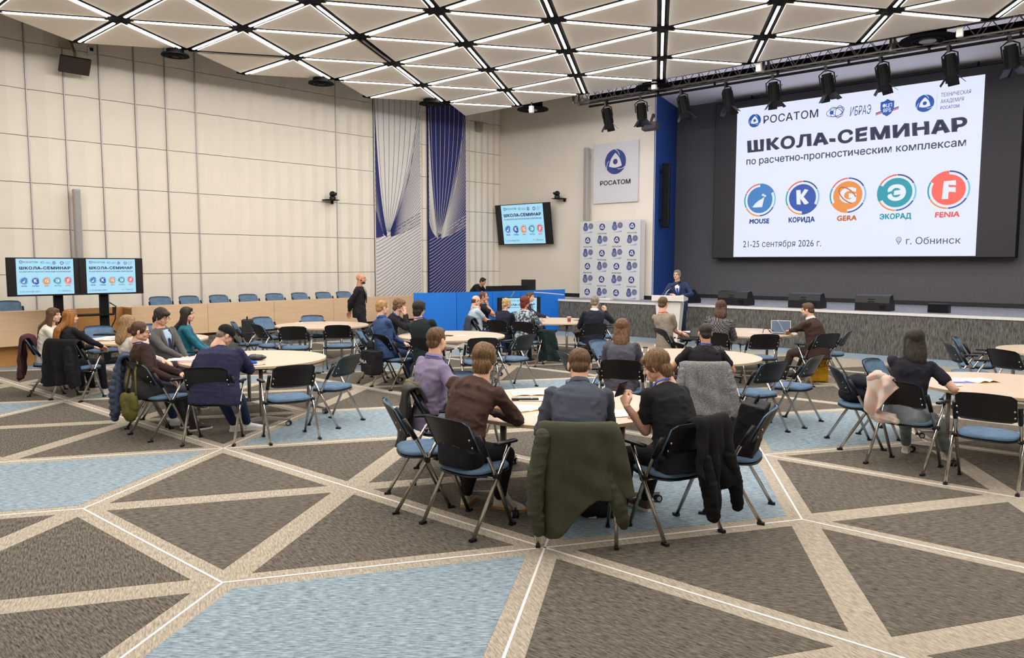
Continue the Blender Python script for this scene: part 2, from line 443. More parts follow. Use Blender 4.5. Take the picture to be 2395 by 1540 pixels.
M_cpan = mat('ceiling_panel', srgb(244, 237, 227), 0.9, 0, 0.012, 4, spec=0.1)
M_void = mat('black_void', srgb(14, 14, 16), 0.9, spec=0.08)
q = [cn(9, -12), cn(9, 13), cn(-4, 4 + 0.2), cn(-3, 4.5 - .9), cn(0, -1.3)]
m = MB(); m.prism([(-14, -5.2), (16, -5.2), (16, 30), (-14, 30)], WTOP, WTOP + 0.2)
ceil = struct('ceiling', m.mesh('ceiling', mat('plenum_dark', srgb(70, 66, 64), 0.9)))
def xy(p, r): return cn(r, p + r / 2.0)
edgeset = {}; ntri = {}
for r in range(-4, 8):
    for p in range(-10, 7):
        # node(p,r): neighbours: along row (p+1,r); toward camera (p,r+1) x+.5 ; (p-1,r+1) x-.5
        up = [(p, r), (p + 1, r), (p, r + 1)]
        dn = [(p + 1, r), (p + 1, r + 1), (p, r + 1)]
        for tri in (up, dn):
            if not all(has(*k) for k in tri): continue
            P = [xy(*k) for k in tri]; c = (P[0] + P[1] + P[2]) / 3
            q = inset([tuple(v) for v in P], 0.105)
            kid('ceiling_panel', MB().prism([tuple(v - c) for v in q], 0.0, 0.07).mesh('ceiling_panel', M_cpan), ceil, loc=(c.x, c.y, CEIL))
            for k in tri: ntri[k] = ntri.get(k, 0) + 1
            for k in range(3):
                e = tuple(sorted((tri[k], tri[(k + 1) % 3]))); edgeset[e] = edgeset.get(e, 0) + 1
M_led = mat('led_tube', (1.0, 0.95, 0.90, 1), 0.5, emit=BAR_STRENGTH)
M_ledoff = mat('led_tube_off', srgb(120, 118, 116), 0.4)
M_prof = mat('light_profile', srgb(34, 34, 38), 0.6)
bars = 0
for (a, b), cnt in edgeset.items():
    if cnt < 2: continue
    if (xy(*a) + xy(*b)).x / 2 > 11: continue
    A, B = xy(*a), xy(*b); mid = (A + B) / 2; d = (B - A); L = d.length; ang = math.atan2(d.y, d.x)
    kid('joint_channel', MB().box((0, 0, 0.05), (L - 0.02, 0.205, 0.06)).mesh('joint_channel', M_void), ceil, loc=(mid.x, mid.y, CEIL), rotz=ang)
    off = (a, b) in (((1, -1), (2, -1)), ((2, 0), (3, -1)))
    l = L - 0.50
    t = thing('linear_light', ('dark unlit linear light along the ceiling edge above the cream wall' if (a, b) == ((1, -1), (2, -1)) else 'dark unlit linear light in a slanting joint among glowing ones') if off else 'white glowing linear light in the black joint between triangular ceiling panels', 'light', (mid.x, mid.y, CEIL), ang, None if off else 'linear ceiling lights')
    kid('housing', MB().box((0, 0, 0.015), (l + 0.06, 0.06, 0.03)).mesh('light_housing', M_prof), t)
    kid('led_tube', MB().box((0, 0, -0.006), (l, 0.038, 0.014)).mesh('led_tube', M_ledoff if off else M_led), t)
    bars += 1
# black hub covers
for r in range(-4, 9):
    for p in range(-10, 7):
        if ntri.get((p, r), 0) >= 5:
            c = xy(p, r); kid('hub_cover', MB().cyl((0, 0, 0.016), 0.19, 0.05, 6).mesh('hub_cover', M_void), ceil, loc=(c.x, c.y, CEIL))
# ------------------------------------------------------------------ text and slide artwork
from mathutils.geometry import interpolate_bezier, tessellate_polygon
_tc = {}
def text_raw(s, bold=0.0, shear=0.0, sp_=1.0):
    """outline glyphs filled contour by contour (overlapping contours stay solid); bold adds a band around each contour"""
    k = (s, bold, shear, sp_)
    if k in _tc: return _tc[k]
    cu = bpy.data.curves.new('t', 'FONT'); cu.body = s; cu.shear = shear; cu.space_character = sp_
    o = bpy.data.objects.new('t', cu); COL.objects.link(o)
    dg = bpy.context.evaluated_depsgraph_get()
    c2 = o.evaluated_get(dg).to_curve(dg)
    loops = []
    for sp in c2.splines:
        P = []
        if sp.type == 'BEZIER':
            bp = sp.bezier_points; n = len(bp)
            for i in range(n):
                p, q = bp[i], bp[(i + 1) % n]
                straight = p.handle_right_type in ('VECTOR', 'FREE') and (p.handle_right - p.co).length < 1e-5
                seg = interpolate_bezier(p.co, p.handle_right, q.handle_left, q.co, 5)[:-1]
                d1 = (q.co - p.co)
                if d1.length > 0 and (p.handle_right - p.co).cross(d1).length < 1e-6 and (q.handle_left - q.co).cross(d1).length < 1e-6: seg = seg[:1]
                P += [Vector((v.x, v.y, 0)) for v in seg]
        else:
            P = [Vector((v.co.x, v.co.y, 0)) for v in sp.points]
        Q = []
        for p in P:
            if not Q or (p - Q[-1]).length > 1e-4: Q.append(p)
        if len(Q) > 2 and (Q[0] - Q[-1]).length < 1e-4: Q.pop()
        if len(Q) > 2: loops.append(Q)
    o.to_curve_clear() if hasattr(o, 'to_curve_clear') else None
    bpy.data.objects.remove(o); bpy.data.curves.remove(cu)
    area = lambda P: sum(P[i].x * P[(i + 1) % len(P)].y - P[(i + 1) % len(P)].x * P[i].y for i in range(len(P))) / 2
    def inside(p, P):
        r = False
        for i in range(len(P)):
            a, b = P[i], P[(i + 1) % len(P)]
            if (a.y > p.y) != (b.y > p.y) and p.x < (b.x - a.x) * (p.y - a.y) / (b.y - a.y) + a.x: r = not r
        return r
    ar = [area(P) for P in loops]; big = max(ar, key=abs); sg = 1 if big > 0 else -1
    V = []; F = []
    holes = [i for i in range(len(loops)) if any(ar[i] * ar[j] < 0 and abs(ar[j]) > abs(ar[i]) and inside(loops[i][0], loops[j]) for j in range(len(loops)))]
    outer = [i for i in range(len(loops)) if i not in holes]
    for i in outer:
        hs = [h for h in holes if ar[h] * ar[i] < 0 and inside(loops[h][0], loops[i])]
        parts = [loops[i]] + [loops[h] for h in hs]
        flat = [p for L in parts for p in L]; base = len(V); V += [(p.x, p.y) for p in flat]
        for t in tessellate_polygon(parts): F.append(tuple(base + x for x in t))
    if bold:
        for L in loops:
            n = len(L); base = len(V)
            for j in range(n):
                d = (L[(j + 1) % n] - L[j - 1]).normalized()
                d1 = (L[(j + 1) % n] - L[j]).normalized(); m_ = Vector((-d.y, d.x, 0)); cs = max(.5, abs(m_.dot(Vector((-d1.y, d1.x, 0)))))
                w = bold / cs
                V += [(L[j].x + m_.x * w, L[j].y + m_.y * w), (L[j].x - m_.x * w, L[j].y - m_.y * w)]
            for j in range(n):
                a, b = base + 2 * j, base + 2 * ((j + 1) % n); F.append((a, a + 1, b + 1, b))
    G_ = []
    for f in F:
        A2 = sum(V[f[i]][0] * V[f[(i + 1) % len(f)]][1] - V[f[(i + 1) % len(f)]][0] * V[f[i]][1] for i in range(len(f)))
        G_.append(f if A2 > 0 else f[::-1])
    _tc[k] = (np.array(V), G_); return _tc[k]
def add_text(m, s, x0, x1, yb, yt, z=0.0, bold=0.0, mi=0, ref=None, shear=0.0, sp_=1.0):
    """baseline yb, cap height reaching yt, stretched between x0 and x1"""
    v, f = text_raw(s, bold, shear, sp_)
    cap = text_raw(ref or 'Н', bold)[0][:, 1]; lo, hi = cap.min(), cap.max()
    a, b = v[:, 0].min(), v[:, 0].max()
    X = x0 + (v[:, 0] - a) / (b - a) * (x1 - x0); Y = yb + (v[:, 1] - lo) / (hi - lo) * (yt - yb)
    m.add([(x, y, z) for x, y in zip(X, Y)], f, mi)
def disc(m, cx, cy, r, z=0.0, mi=0, n=40, a0=0, a1=360, rin=0.0):
    k = max(3, int(n * (a1 - a0) / 360)); A = [rad(a0 + (a1 - a0) * i / k) for i in range(k + 1)]
    if rin:
        P = [[(cx + math.cos(t) * rin, cy + math.sin(t) * rin, z), (cx + math.cos(t) * r, cy + math.sin(t) * r, z)] for t in A]
        ni = len(P); vs = [p for row in P for p in row]
        m.add(vs, [(2 * i, 2 * i + 1, 2 * i + 3, 2 * i + 2) for i in range(ni - 1)], mi)
    else:
        full = abs(a1 - a0) >= 360
        pts = [(cx + math.cos(t) * r, cy + math.sin(t) * r, z) for t in A[:-1 if full else None]]
        if not full: pts = [(cx, cy, z)] + pts
        m.add(pts, [tuple(range(len(pts)))], mi)
def ribbon(m, pts, w, z=0.0, mi=0):
    P = []
    for i, q in enumerate(pts):
        a = pts[max(i - 1, 0)]; b = pts[min(i + 1, len(pts) - 1)]
        d = Vector((b[0] - a[0], b[1] - a[1])).normalized()
        P.append([(q[0] - d.y * w, q[1] + d.x * w, z), (q[0] + d.y * w, q[1] - d.x * w, z)])
    m.grid(P, mi)
def atom_logo(m, cx, cy, r, z, blue, white, dz=0.0004):
    disc(m, cx, cy, r, z, blue)
    tri = []
    for k in range(3):
        a = rad(90 + 120 * k); b = rad(90 + 120 * (k + 1)); R = r * 0.70
        for j in range(8):
            e = j / 8; x = math.cos(a) * (1 - e) + math.cos(b) * e; y = math.sin(a) * (1 - e) + math.sin(b) * e
            bul = 1 + 0.30 * math.sin(math.pi * e) ** 1.0 * (1.25 - abs(e - .5))
            tri.append((cx + x * R * bul, cy + y * R * bul, z + dz))
    m.add(tri, [tuple(range(len(tri)))], white)
    disc(m, cx, cy, r * 0.22, z + 2 * dz, blue, 24)
    for k in range(3):
        a = rad(90 + 120 * k - 30); pts = []
        for j in range(9):
            e = j / 8; t = a + 0.75 * e; q = r * (0.62 + 0.39 * e); pts.append((cx + math.cos(t - .15) * q, cy + math.sin(t - .15) * q))
        ribbon(m, pts, r * 0.025, z + dz, white)
def emi(name, rgb, s=1.0):
    return mat(name, srgb(*rgb), 0.5, emit=s)
def slide(parent, W, H, cx, cz, y, bg, st=1.0, pre='led', big=True):
    """the seminar slide, lying in the parent's xz plane, seen from -y; y grows away from the viewer"""
    MS = [emi(pre + '_ink', (44, 44, 72), st), emi(pre + '_blue', (24, 76, 168), st), emi(pre + '_white', (228, 234, 252), st),
          emi(pre + '_navy', (22, 62, 132), st), emi(pre + '_red', (226, 92, 88), st), emi(pre + '_sky', (112, 186, 238), st),
          emi(pre + '_orange', (232, 140, 60), st), emi(pre + '_teal', (0, 150, 168), st), emi(pre + '_midblue', (50, 124, 190), st),
          emi(pre + '_coral', (246, 96, 82), st), emi(pre + '_brown', (190, 98, 40), st)]
    INK, BLU, WHI, NAV, RED, SKY, ORA, TEA, MID, COR, BRO = range(11)
    T = Matrix(((1, 0, 0, cx), (0, 0, -1, y), (0, 1, 0, cz), (0, 0, 0, 1)))
    def put(name, m, label=None):
        vs = [(v[0] * W, v[1] * H, v[2] * (W / 6.0)) for v in m.v]; m.v = vs
        o = kid(name, m.mesh(pre + '_' + name, MS), parent, M=T)
        if label: o['label'] = label
        return o
    ar = W / H
    # unit space: x in -.5...5, y -.5...5 ; z towards the viewer, in metres for a 6 m screen
    def X(u): return u - 0.5
    def Y(v): return 0.5 - v
    b = MB(); b.add([(-.5, -.5, 0), (.5, -.5, 0), (.5, .5, 0), (-.5, .5, 0)], [(0, 1, 2, 3)])
    b.v = [(v[0] * W, v[1] * H, 0) for v in b.v]
    o = kid('slide', b.mesh(pre + '_slide', bg), parent, M=T); o['label'] = 'bright pale blue slide'
    # round things are drawn in metres and squeezed to unit space
    class R(MB):
        def fix(s, cx_, cy_):
            s.v = [(cx_ + v[0], cy_ + v[1] * ar, v[2]) for v in s.v]; return s
    def rnd(fn, u, v):
        r = R(); fn(r); r.fix(X(u), Y(v)); return r
    z = 0.004
    m = rnd(lambda r: atom_logo(r, 0, 0, .030, z, BLU, WHI, .001), .086, .095)
    add_text(m, 'РОСАТОМ', X(.128), X(.375), Y(.122), Y(.072), z, .012, INK, sp_=1.06); put('logo', m)
    def ib(r):
        for a, ex, ey, ox in ((25, .030, .016, .004), (-35, .031, .015, .0), (80, .026, .014, .01), (5, .036, .018, -.006)):
            pts = []
            for k in range(33):
                t = 2 * math.pi * k / 32; x, yy = math.cos(t) * ex, math.sin(t) * ey; c, s = math.cos(rad(a)), math.sin(rad(a))
                pts.append((ox + x * c - yy * s, x * s + yy * c))
            ribbon(r, pts, .0011, z, NAV)
        disc(r, -.020, 0, .0085, z + .001, BLU)
    m = rnd(ib, .452, .105); add_text(m, 'ИБРАЭ', X(.508), X(.592), Y(.140), Y(.085), z, .0, NAV, shear=.12); put('logo', m)
    def sh(r):
        w = .026; pts = [(-w, .026), (-.012, .028), (0, .036), (.012, .028), (w, .026), (w, -.004), (.016, -.024), (0, -.034), (-.016, -.024), (-w, -.004)]
        for q, c, zz in (((-.044, -.010, -.026, .0), WHI, z), ((-.044, -.016, -.020, -.006), BLU, z), ((-.044, -.022, -.020, -.012), RED, z), ((.020, .0, .044, .010), WHI, z), ((.020, -.006, .044, .004), BLU, z), ((.020, -.012, .044, -.002), RED, z)):
            r.add([(q[0], q[1] - .004, zz), (q[2], q[3] - .008, zz), (q[2], q[3] - .003, zz), (q[0], q[1] + .001, zz)], [(0, 1, 2, 3)], c)
        r.add([(a, b, z + .0012) for a, b in pts], [tuple(range(len(pts) - 1, -1, -1))], BLU)
        add_text(r, 'ФЦП', -.018, .018, .003, .018, z + .0024, .01, WHI); add_text(r, 'ЯРБ', -.016, .016, -.017, -.002, z + .0024, .01, WHI)
    put('logo', rnd(sh, .655, .118))
    m = rnd(lambda r: atom_logo(r, 0, 0, .034, z, BLU, WHI, .001), .795, .118)
    m.add([(X(.838), Y(.165), z), (X(.839), Y(.165), z), (X(.839), Y(.068), z), (X(.838), Y(.068), z)], [(0, 1, 2, 3)], SKY)
    add_text(m, 'ТЕХНИЧЕСКАЯ', X(.852), X(.955), Y(.094), Y(.072), z, .0, INK)
    add_text(m, 'АКАДЕМИЯ', X(.852), X(.932), Y(.130), Y(.108), z, .0, INK)
    add_text(m, 'РОСАТОМ', X(.852), X(.918), Y(.164), Y(.146), z, .012, BLU); put('logo', m)
    m = MB(); add_text(m, 'ШКОЛА-СЕМИНАР', X(.052), X(.948), Y(.300), Y(.221), z, .045, INK, sp_=1.14); put('title_text', m)
    m = MB(); add_text(m, 'по расчетно-прогностическим комплексам', X(.052), X(.948), Y(.382), Y(.336), z, .012, INK); put('subtitle_text', m)
    names = ['MOUSE', 'КОРИДА', 'GERA', 'ЭКОРАД', 'FENIA']; cs = [MID, BLU, ORA, TEA, COR]; lc = [NAV, NAV, BRO, TEA, RED]
    ucx = [.122, .318, .512, .705, .895]; wds = [.095, .118, .082, .122, .088]
    seg = [(28, 90, NAV), (-28, 28, SKY), (-90, -28, BLU), (208, 270, ORA), (152, 208, TEA), (90, 152, RED)]
    fused = [(28, 90), (-90, -28), (208, 270), (152, 208), (90, 152)]
    for k in range(5):
        def lg(r, k=k):
            disc(r, 0, 0, .060, z, cs[k])
            for a0, a1, c in seg:
                if (a0, a1) == fused[k]:
                    disc(r, 0, 0, .0755, z - .001, cs[k], 40, a0, a1, .055)
                else: disc(r, 0, 0, .0755, z, c, 40, a0 + .8, a1 - .8, .0695)
            zz = z + .0014
            if k == 0:
                for pg in (((-.034, -.030), (-.022, -.033), (.012, -.033), (.022, .014), (.012, .006), (-.004, -.002), (-.020, -.014)), ((.008, .022), (.016, .016), (.022, .023), (.014, .029)), ((.019, .016), (.027, .012), (.030, .020), (.023, .023)), ((-.040, -.026), (-.036, -.030), (-.022, -.033), (-.030, -.033))):
                    r.add([(a, b, zz) for a, b in pg], [tuple(range(len(pg)))], WHI)
            elif k == 1: add_text(r, 'К', -.028, .030, -.030, .036, zz, .05, WHI)
            elif k == 2:
                add_text(r, 'G', -.034, .036, -.034, .034, zz, .05, WHI, ref='G')
                ribbon(r, [(math.cos(t) * .046 * math.cos(-.75) - math.sin(t) * .022 * math.sin(-.75), math.cos(t) * .046 * math.sin(-.75) + math.sin(t) * .022 * math.cos(-.75)) for t in [math.pi * 2 * i / 30 for i in range(4, 28)]], .0026, zz + .001, BRO)
            elif k == 3: add_text(r, 'Э', -.034, .036, -.034, .034, zz, .05, WHI, ref='Э')
            else:
                add_text(r, 'F', -.022, .026, -.036, .036, zz, .04, WHI, ref='F')
                r.add([(.004, -.002, zz), (.014, -.010, zz), (.026, -.002, zz), (.014, .006, zz)], [(0, 1, 2, 3)], WHI)
        m = rnd(lg, ucx[k], .622)
        add_text(m, names[k], X(ucx[k] - wds[k] / 2), X(ucx[k] + wds[k] / 2), Y(.778), Y(.745), z, .04, lc[k], sp_=1.06); put('program_logo', m)
    m = MB(); add_text(m, '21-25 сентября 2026 г.', X(.047), X(.408), Y(.935), Y(.893), z, .0, INK, ref='2'); put('date_text', m)
    m = MB(); add_text(m, 'г. Обнинск', X(.750), X(.947), Y(.930), Y(.888), z, .0, INK, ref='О')
    def pin(r):
        disc(r, 0, .005, .0105, z, INK, 24, 0, 360, .0085); disc(r, 0, .005, .0045, z, INK, 16, 0, 360, .003)
        r.add([(-.0095, .001, z), (0, -.016, z), (.0095, .001, z), (.007, .001, z), (0, -.012, z), (-.007, .001, z)], [(0, 1, 4, 5), (1, 2, 3, 4)], INK)
    p = rnd(pin, .722, .908); m.add(p.v, p.f, INK); m.mi = [INK] * len(m.f); put('place_text', m)

# ---- LED wall
M_led_bg = mat('led_slide', srgb(224, 230, 252), 0.5, emit=.94)
M_tv_bg = mat('tv_slide', srgb(166, 220, 244), 0.5, emit=.92)
M_scr = mat('dark_screen', srgb(20, 19, 22), 0.25)
M_scr2 = mat('led_unlit', srgb(44, 42, 46), 0.6, 0, .05, 50)
DL = 20.9
def planeM(p, ex, ey_away):      # local x along ex, local y away from the viewer, z up
    return Matrix(((ex[0], ey_away[0], 0, p.x), (ex[1], ey_away[1], 0, p.y), (0, 0, 1, p.z), (0, 0, 0, 1)))
bl, br, tl, tr = [RP(x, y, N2, DL) for x, y in ((1715.3, 602.4), (2282.1, 597.5), (1723.8, 255.3), (2303.5, 172))]
sl = lambda p: E2[0] * p.x + E2[1] * p.y
xl = (sl(bl) + sl(tl)) / 2; xr = (sl(br) + sl(tr)) / 2; zb = (bl.z + br.z) / 2; zt = (tl.z + tr.z) / 2
fl_ = sl(RP(1664, 602, N2, DL)); fr_ = sl(RP(2376, 590, N2, DL))
W, H = xr - xl, zt - zb
c0 = on2(fl_, DL); led = thing('led_wall', 'huge LED video wall on the stage showing the bright seminar slide', 'screen', M=planeM(c0, E2, N2))
fw = fr_ - fl_; fz0, fz1 = zb - 0.05, zt + 0.22
kid('cabinet', MB().box((fw / 2, 0.19, (fz0 + fz1) / 2), (fw, 0.3, fz1 - fz0)).mesh('led_cabinet', M_blackm), led)
kid('unlit_area', MB().box((fw / 2, 0.03, (fz0 + fz1) / 2), (fw - 0.04, 0.02, fz1 - fz0 - 0.05)).mesh('led_unlit', M_scr2), led)
slide(led, W, H, (xl + xr) / 2 - fl_, (zb + zt) / 2, 0.012, M_led_bg, .93)
kid('hanging_bar', MB().tube([(0.3, .25, fz1 + .01), (fw - .3, .25, fz1 + .01)], .03).tube([(1, .25, fz1), (1, .25, STC)], .02).tube([(fw - 1, .25, fz1), (fw - 1, .25, STC)], .02).mesh('hanging_bar', M_blackm), led)

def tv(name, label, w, h, M, slide_w, off=0.0, group=None):
    t = thing(name, label, 'television', M=M, group=group)
    bevel(kid('case', MB().box((0, 0.035, 0), (w, 0.05, h)).mesh('tv_case', M_black), t), .006)
    kid('panel', MB().box((0, 0.006, 0), (w - 0.02, 0.012, h - 0.03)).mesh('tv_panel', M_scr), t)
    slide(t, slide_w, h - 0.05, off, 0.005, -0.003, M_tv_bg, 0.9, 'tv')
    return t
# the pair of screens on a stand, left
LA, LB = AT(16, 651, 13.5), AT(335, 647, 15.15)
d = (LB - LA); d.z = 0; Ld = d.length; d.normalize(); aw = Vector((-d.y, d.x, 0))
tw = Ld / 2 - .003; zc = (CAMZ + 11 / 1775 * 14.3 + 1.345) / 2
M1 = planeM(Vector((LA.x, LA.y, 1.695)) + d * (tw / 2), d, aw); M2 = planeM(Vector((LA.x, LA.y, 1.695)) + d * (Ld - tw / 2), d, aw)
tv('television', 'left one of two joined screens on the black floor stand', tw, .70, M1, tw * .80, .03)
tv('television', 'right one of two joined screens on the black floor stand', tw, .70, M2, tw * .76, -.01)
st = thing('tv_stand', 'black floor stand with two columns and shelves behind the seated women', 'stand', M=planeM(Vector((LA.x, LA.y, 0)) + aw * .16, d, aw))
for u in (.36 * Ld, .70 * Ld):
    kid('column', MB().box((u, 0, .9), (.15, .08, 1.75)).mesh('stand_column', M_blackm), st)
for z in (.62, .95):
    kid('shelf', MB().box((.54 * Ld, .04, z), (.44 * Ld, .34, .03)).mesh('stand_shelf', M_blackm), st)
kid('base', MB().box((.53 * Ld, 0, .04), (.62 * Ld, .6, .05)).mesh('stand_base', M_blackm), st)
kid('cable', MB().tube([(.74 * Ld, -.02, 1.18), (.79 * Ld, -.02, 1.1), (.78 * Ld, -.03, .85), (.75 * Ld, -.02, .7)], .012).box((.775 * Ld, -.02, 1.02), (.05, .05, .14)).mesh('stand_cable', M_black), st)
q = Vector((LA.x, LA.y, .965)) + aw * .16 + d * (.44 * Ld)
box_ = thing('router', 'flat white router on the lower shelf of the TV stand', 'router', (q.x, q.y, .636), math.atan2(d.y, d.x))
bevel(kid('case', MB().box((0, 0, .03), (.26, .2, .055)).mesh('router_case', M_white), box_), .02, 3)
# wall television, tilted forward on its bracket
wc = RP(1223, 525, N2, DW - 0.35)
Mt = planeM(wc, E2, N2) @ Matrix.Rotation(rad(8.5), 4, 'X')
wtv = tv('television', 'television tilted on the white wall above the control desk', 2.28, 1.30, Mt, 1.74, .0)
kid('wall_bracket', MB().box((0, .2, 0), (.3, .3, .3)).mesh('tv_bracket', M_blackm), wtv)
# floor television leaning at the blue partition
p = AT(1165, 733, 19.55)
ftv = tv('television', 'television standing low in front of the blue partition behind the blond woman', 1.24, .72, planeM(Vector((p.x, p.y, .72)) + Vector((.9, .42, 0)) * .62, Vector((.905, .425, 0)), Vector((-.425, .905, 0))), 1.0)
for fx in (-.4, .4): kid('foot', MB().box((fx, .05, -.53), (.06, .3, .34)).mesh('tv_foot', M_blackm), ftv)

# ---- signs
M_sign = mat('sign_panel', srgb(206, 207, 212), 0.5, 0, 0.01, 3)
M_ink = mat('sign_ink', srgb(28, 28, 34), 0.6); M_logo = mat('sign_blue', srgb(38, 58, 128), 0.5, 0, .25, 2.5); M_logow = mat('sign_white', srgb(214, 215, 220), 0.5)
a, b = RP(1389, 339, N2, DW - .07), RP(1491, 471, N2, DW - .07)
w, h = sl(b) - sl(a), a.z - b.z; cc = on2((sl(a) + sl(b)) / 2, DW - .07); cc.z = (a.z + b.z) / 2
sg = thing('wall_sign', 'square white wall sign with a round blue emblem above black lettering', 'sign', M=planeM(cc, E2, N2))
kid('panel', MB().box((0, .03, 0), (w, .05, h)).mesh('sign_plate', M_sign), sg)
TX = Matrix(((1, 0, 0, 0), (0, 0, -1, 0), (0, 1, 0, 0), (0, 0, 0, 1)))
m = MB(); atom_logo(m, 0, .18 * h, .235 * w, .002, 0, 1, .002); kid('emblem', m.mesh('sign_emblem', [M_logo, M_logow]), sg, M=TX)
m = MB(); add_text(m, 'РОСАТОМ', -.345 * w, .345 * w, -.20 * h, -.125 * h, .003, .02); kid('lettering', m.mesh('sign_text', M_ink), sg, M=TX)
# press wall with repeated emblems
a, b = RP(1357, 519, N2, DW - .45), RP(1495, 698, N2, DW - .45)
w, h = sl(b) - sl(a), a.z - SZ; cc = on2((sl(a) + sl(b)) / 2, DW - .45)
M_press = mat('press_print', srgb(206, 210, 212), 0.55, 0, .01, 3); M_prl = mat('press_lilac', srgb(146, 160, 210), 0.6)
pw = thing('press_wall', 'white freestanding press wall printed with rows of small blue emblems', 'backdrop', M=planeM(Vector((cc.x, cc.y, SZ)), E2, N2))
kid('frame', MB().box((-.03, .19, h / 2), (w - .04, .30, h - .01)).mesh('press_frame', M_white), pw)
kid('print', MB().box((0, .02, h / 2), (w, .03, h)).mesh('press_print', M_press), pw)
pm, pm2 = MB(), MB()
atom_logo(pm, 0, 0, .095, .0, 0, 1, .002); add_text(pm, 'РОСАТОМ', -.145, .145, -.20, -.165, 0, .01, 2)
disc(pm2, -.075, -.02, .085, 0, 0); disc(pm2, -.075, .075, .055, 0.001, 0); disc(pm2, .10, .03, .082, 0, 0)
for cx_, cy_, r_ in ((-.075, -.02, .022), (-.075, .075, .014), (.10, .03, .02)): disc(pm2, cx_, cy_, r_, .003, 3, 16)
for k in range(3): disc(pm2, .10, .03, .07 - .018 * k, .002, 1, 28, 0, 360, .066 - .018 * k); disc(pm2, -.075, -.02, .07 - .018 * k, .002, 1, 28, 0, 360, .067 - .018 * k)
pm2.add([(-.15, -.155, 0), (.15, -.155, 0), (.15, -.11, 0), (.0, -.14, 0)], [(0, 1, 2, 3)], 3)
e1_, e2_ = pm.mesh('press_emblem', [M_logo, M_logow, M_ink, M_prl]), pm2.mesh('press_eighty', [M_logo, M_logow, M_ink, M_prl])
for r in range(6):
    for c in range(4):
        me = e2_ if (r + c) % 2 == 0 else e1_
        x = w * (-.5 + .135 + .245 * c); z = h * (.922 - .168 * r)
        s = w / 1.98
        kid('emblem', me, pw, M=Matrix(((s, 0, 0, x), (0, 0, -s, 0.0), (0, s, 0, z), (0, 0, 0, 1))))
# line-array column speakers
def column_speaker(label, pt, pb, M, m1, w=.13, dd=.16):
    h = pt.z - pb.z; t = thing('column_speaker', label, 'speaker', M=M)
    bevel(kid('cabinet', MB().box((0, .0, h / 2), (w, dd, h)).mesh('column_cabinet', m1), t), .012)
    kid('grille', MB().box((0, -dd / 2 - .004, h / 2), (w - .03, .012, h - .06)).mesh('column_grille', M_grey if m1 is not M_blackm else M_black), t)
    kid('wall_bracket', MB().box((0, dd / 2 + .04, h * .12), (.06, .1, .08)).box((0, dd / 2 + .04, h * .88), (.06, .1, .08)).mesh('column_bracket', m1), t)
a, b = RP(183, 443, N1, D1 - .22), RP(186, 612, N1, D1 - .22)
column_speaker('tall pale grey column speaker on the cream panelled wall', a, b, planeM(b, E1, N1), mat('pale_grey', srgb(176, 172, 166), .5, .2))
a, b = RP(1371, 346, N2, DW - .2), RP(1371, 517, N2, DW - .2)
column_speaker('tall pale grey column speaker on the white wall left of the sign', a, b, planeM(b, E2, N2), MATS['pale_grey'])
Bw = Vector((PB.x, PB.y, 0)); Cw = Vector((PC.x, PC.y, 0)); dBC = (Cw - Bw).normalized(); nBC = Vector((dBC.y, -dBC.x, 0))
b = Bw + dBC * .55 + nBC * .18; hh = RP(1537, 383, N2, DW + .4), RP(1534, 533, N2, DW + .4)
b.z = hh[1].z
column_speaker('tall black column speaker on the blue wall return', hh[0], hh[1], planeM(b, (-nBC).cross(Vector((0, 0, 1))), -nBC) if False else planeM(b, Vector((dBC.x, dBC.y, 0)), Vector((-nBC.x, -nBC.y, 0))), M_blackm, .16, .2)
# wall-mounted bits
def wallbox(name, label, cat, px, py, n, D, e, w, h, dd, m1, tilt=0, arm=True, rz=0):
    p = RP(px, py, n, D); t = thing(name, label, cat, M=planeM(p, e, n) @ Matrix.Rotation(rad(tilt), 4, 'X'))
    bevel(kid('case', MB().box((0, 0, 0), (w, dd, h)).mesh(name + '_case', m1), t), .01)
    return t
t = wallbox('panel_antenna', 'brown tilted panel on a bracket high on the cream wall', 'antenna', 175, 153, N1, D1 - .45, E1, .58, .36, .07, mat('brown_panel', srgb(44, 34, 30), .6), 38)
kid('bracket', MB().tube([(0, .0, .05), (0, .12, .22), (-.04, .40, .34)], .03).box((-.1, .42, .32), (.26, .03, .34)).mesh('antenna_bracket', mat('brass_bracket', srgb(150, 138, 112), .5, .4)), t)
t = wallbox('thermostat', 'small white control box with a dark window high on the cream wall', 'control', 212, 121, N1, D1 - .03, E1, .13, .21, .06, M_white)
kid('window', MB().box((.01, -.035, .045), (.07, .01, .07)).mesh('thermostat_window', M_black), t)
t = wallbox('hanging_monitor', 'dark box hanging from a bracket in front of the blue wall', 'monitor', 1521, 296, N2, DW - .6, E2, .44, .2, .2, mat('dark_brown', srgb(52, 44, 42), .6), -8)
kid('bracket', MB().tube([(0, 0, .1), (0, .1, .35), (-.3, .62, .5)], .04).mesh('monitor_bracket', MATS['dark_brown']), t)
t = wallbox('wall_speaker', 'small pale speaker high on the folded wall near the corner', 'speaker', 1121, 297, N1, D1 - .12, E1, .17, .32, .16, MATS['pale_grey'], 8)
kid('grille', MB().box((0, -.09, 0), (.12, .01, .26)).mesh('speaker_grille', M_grey), t)
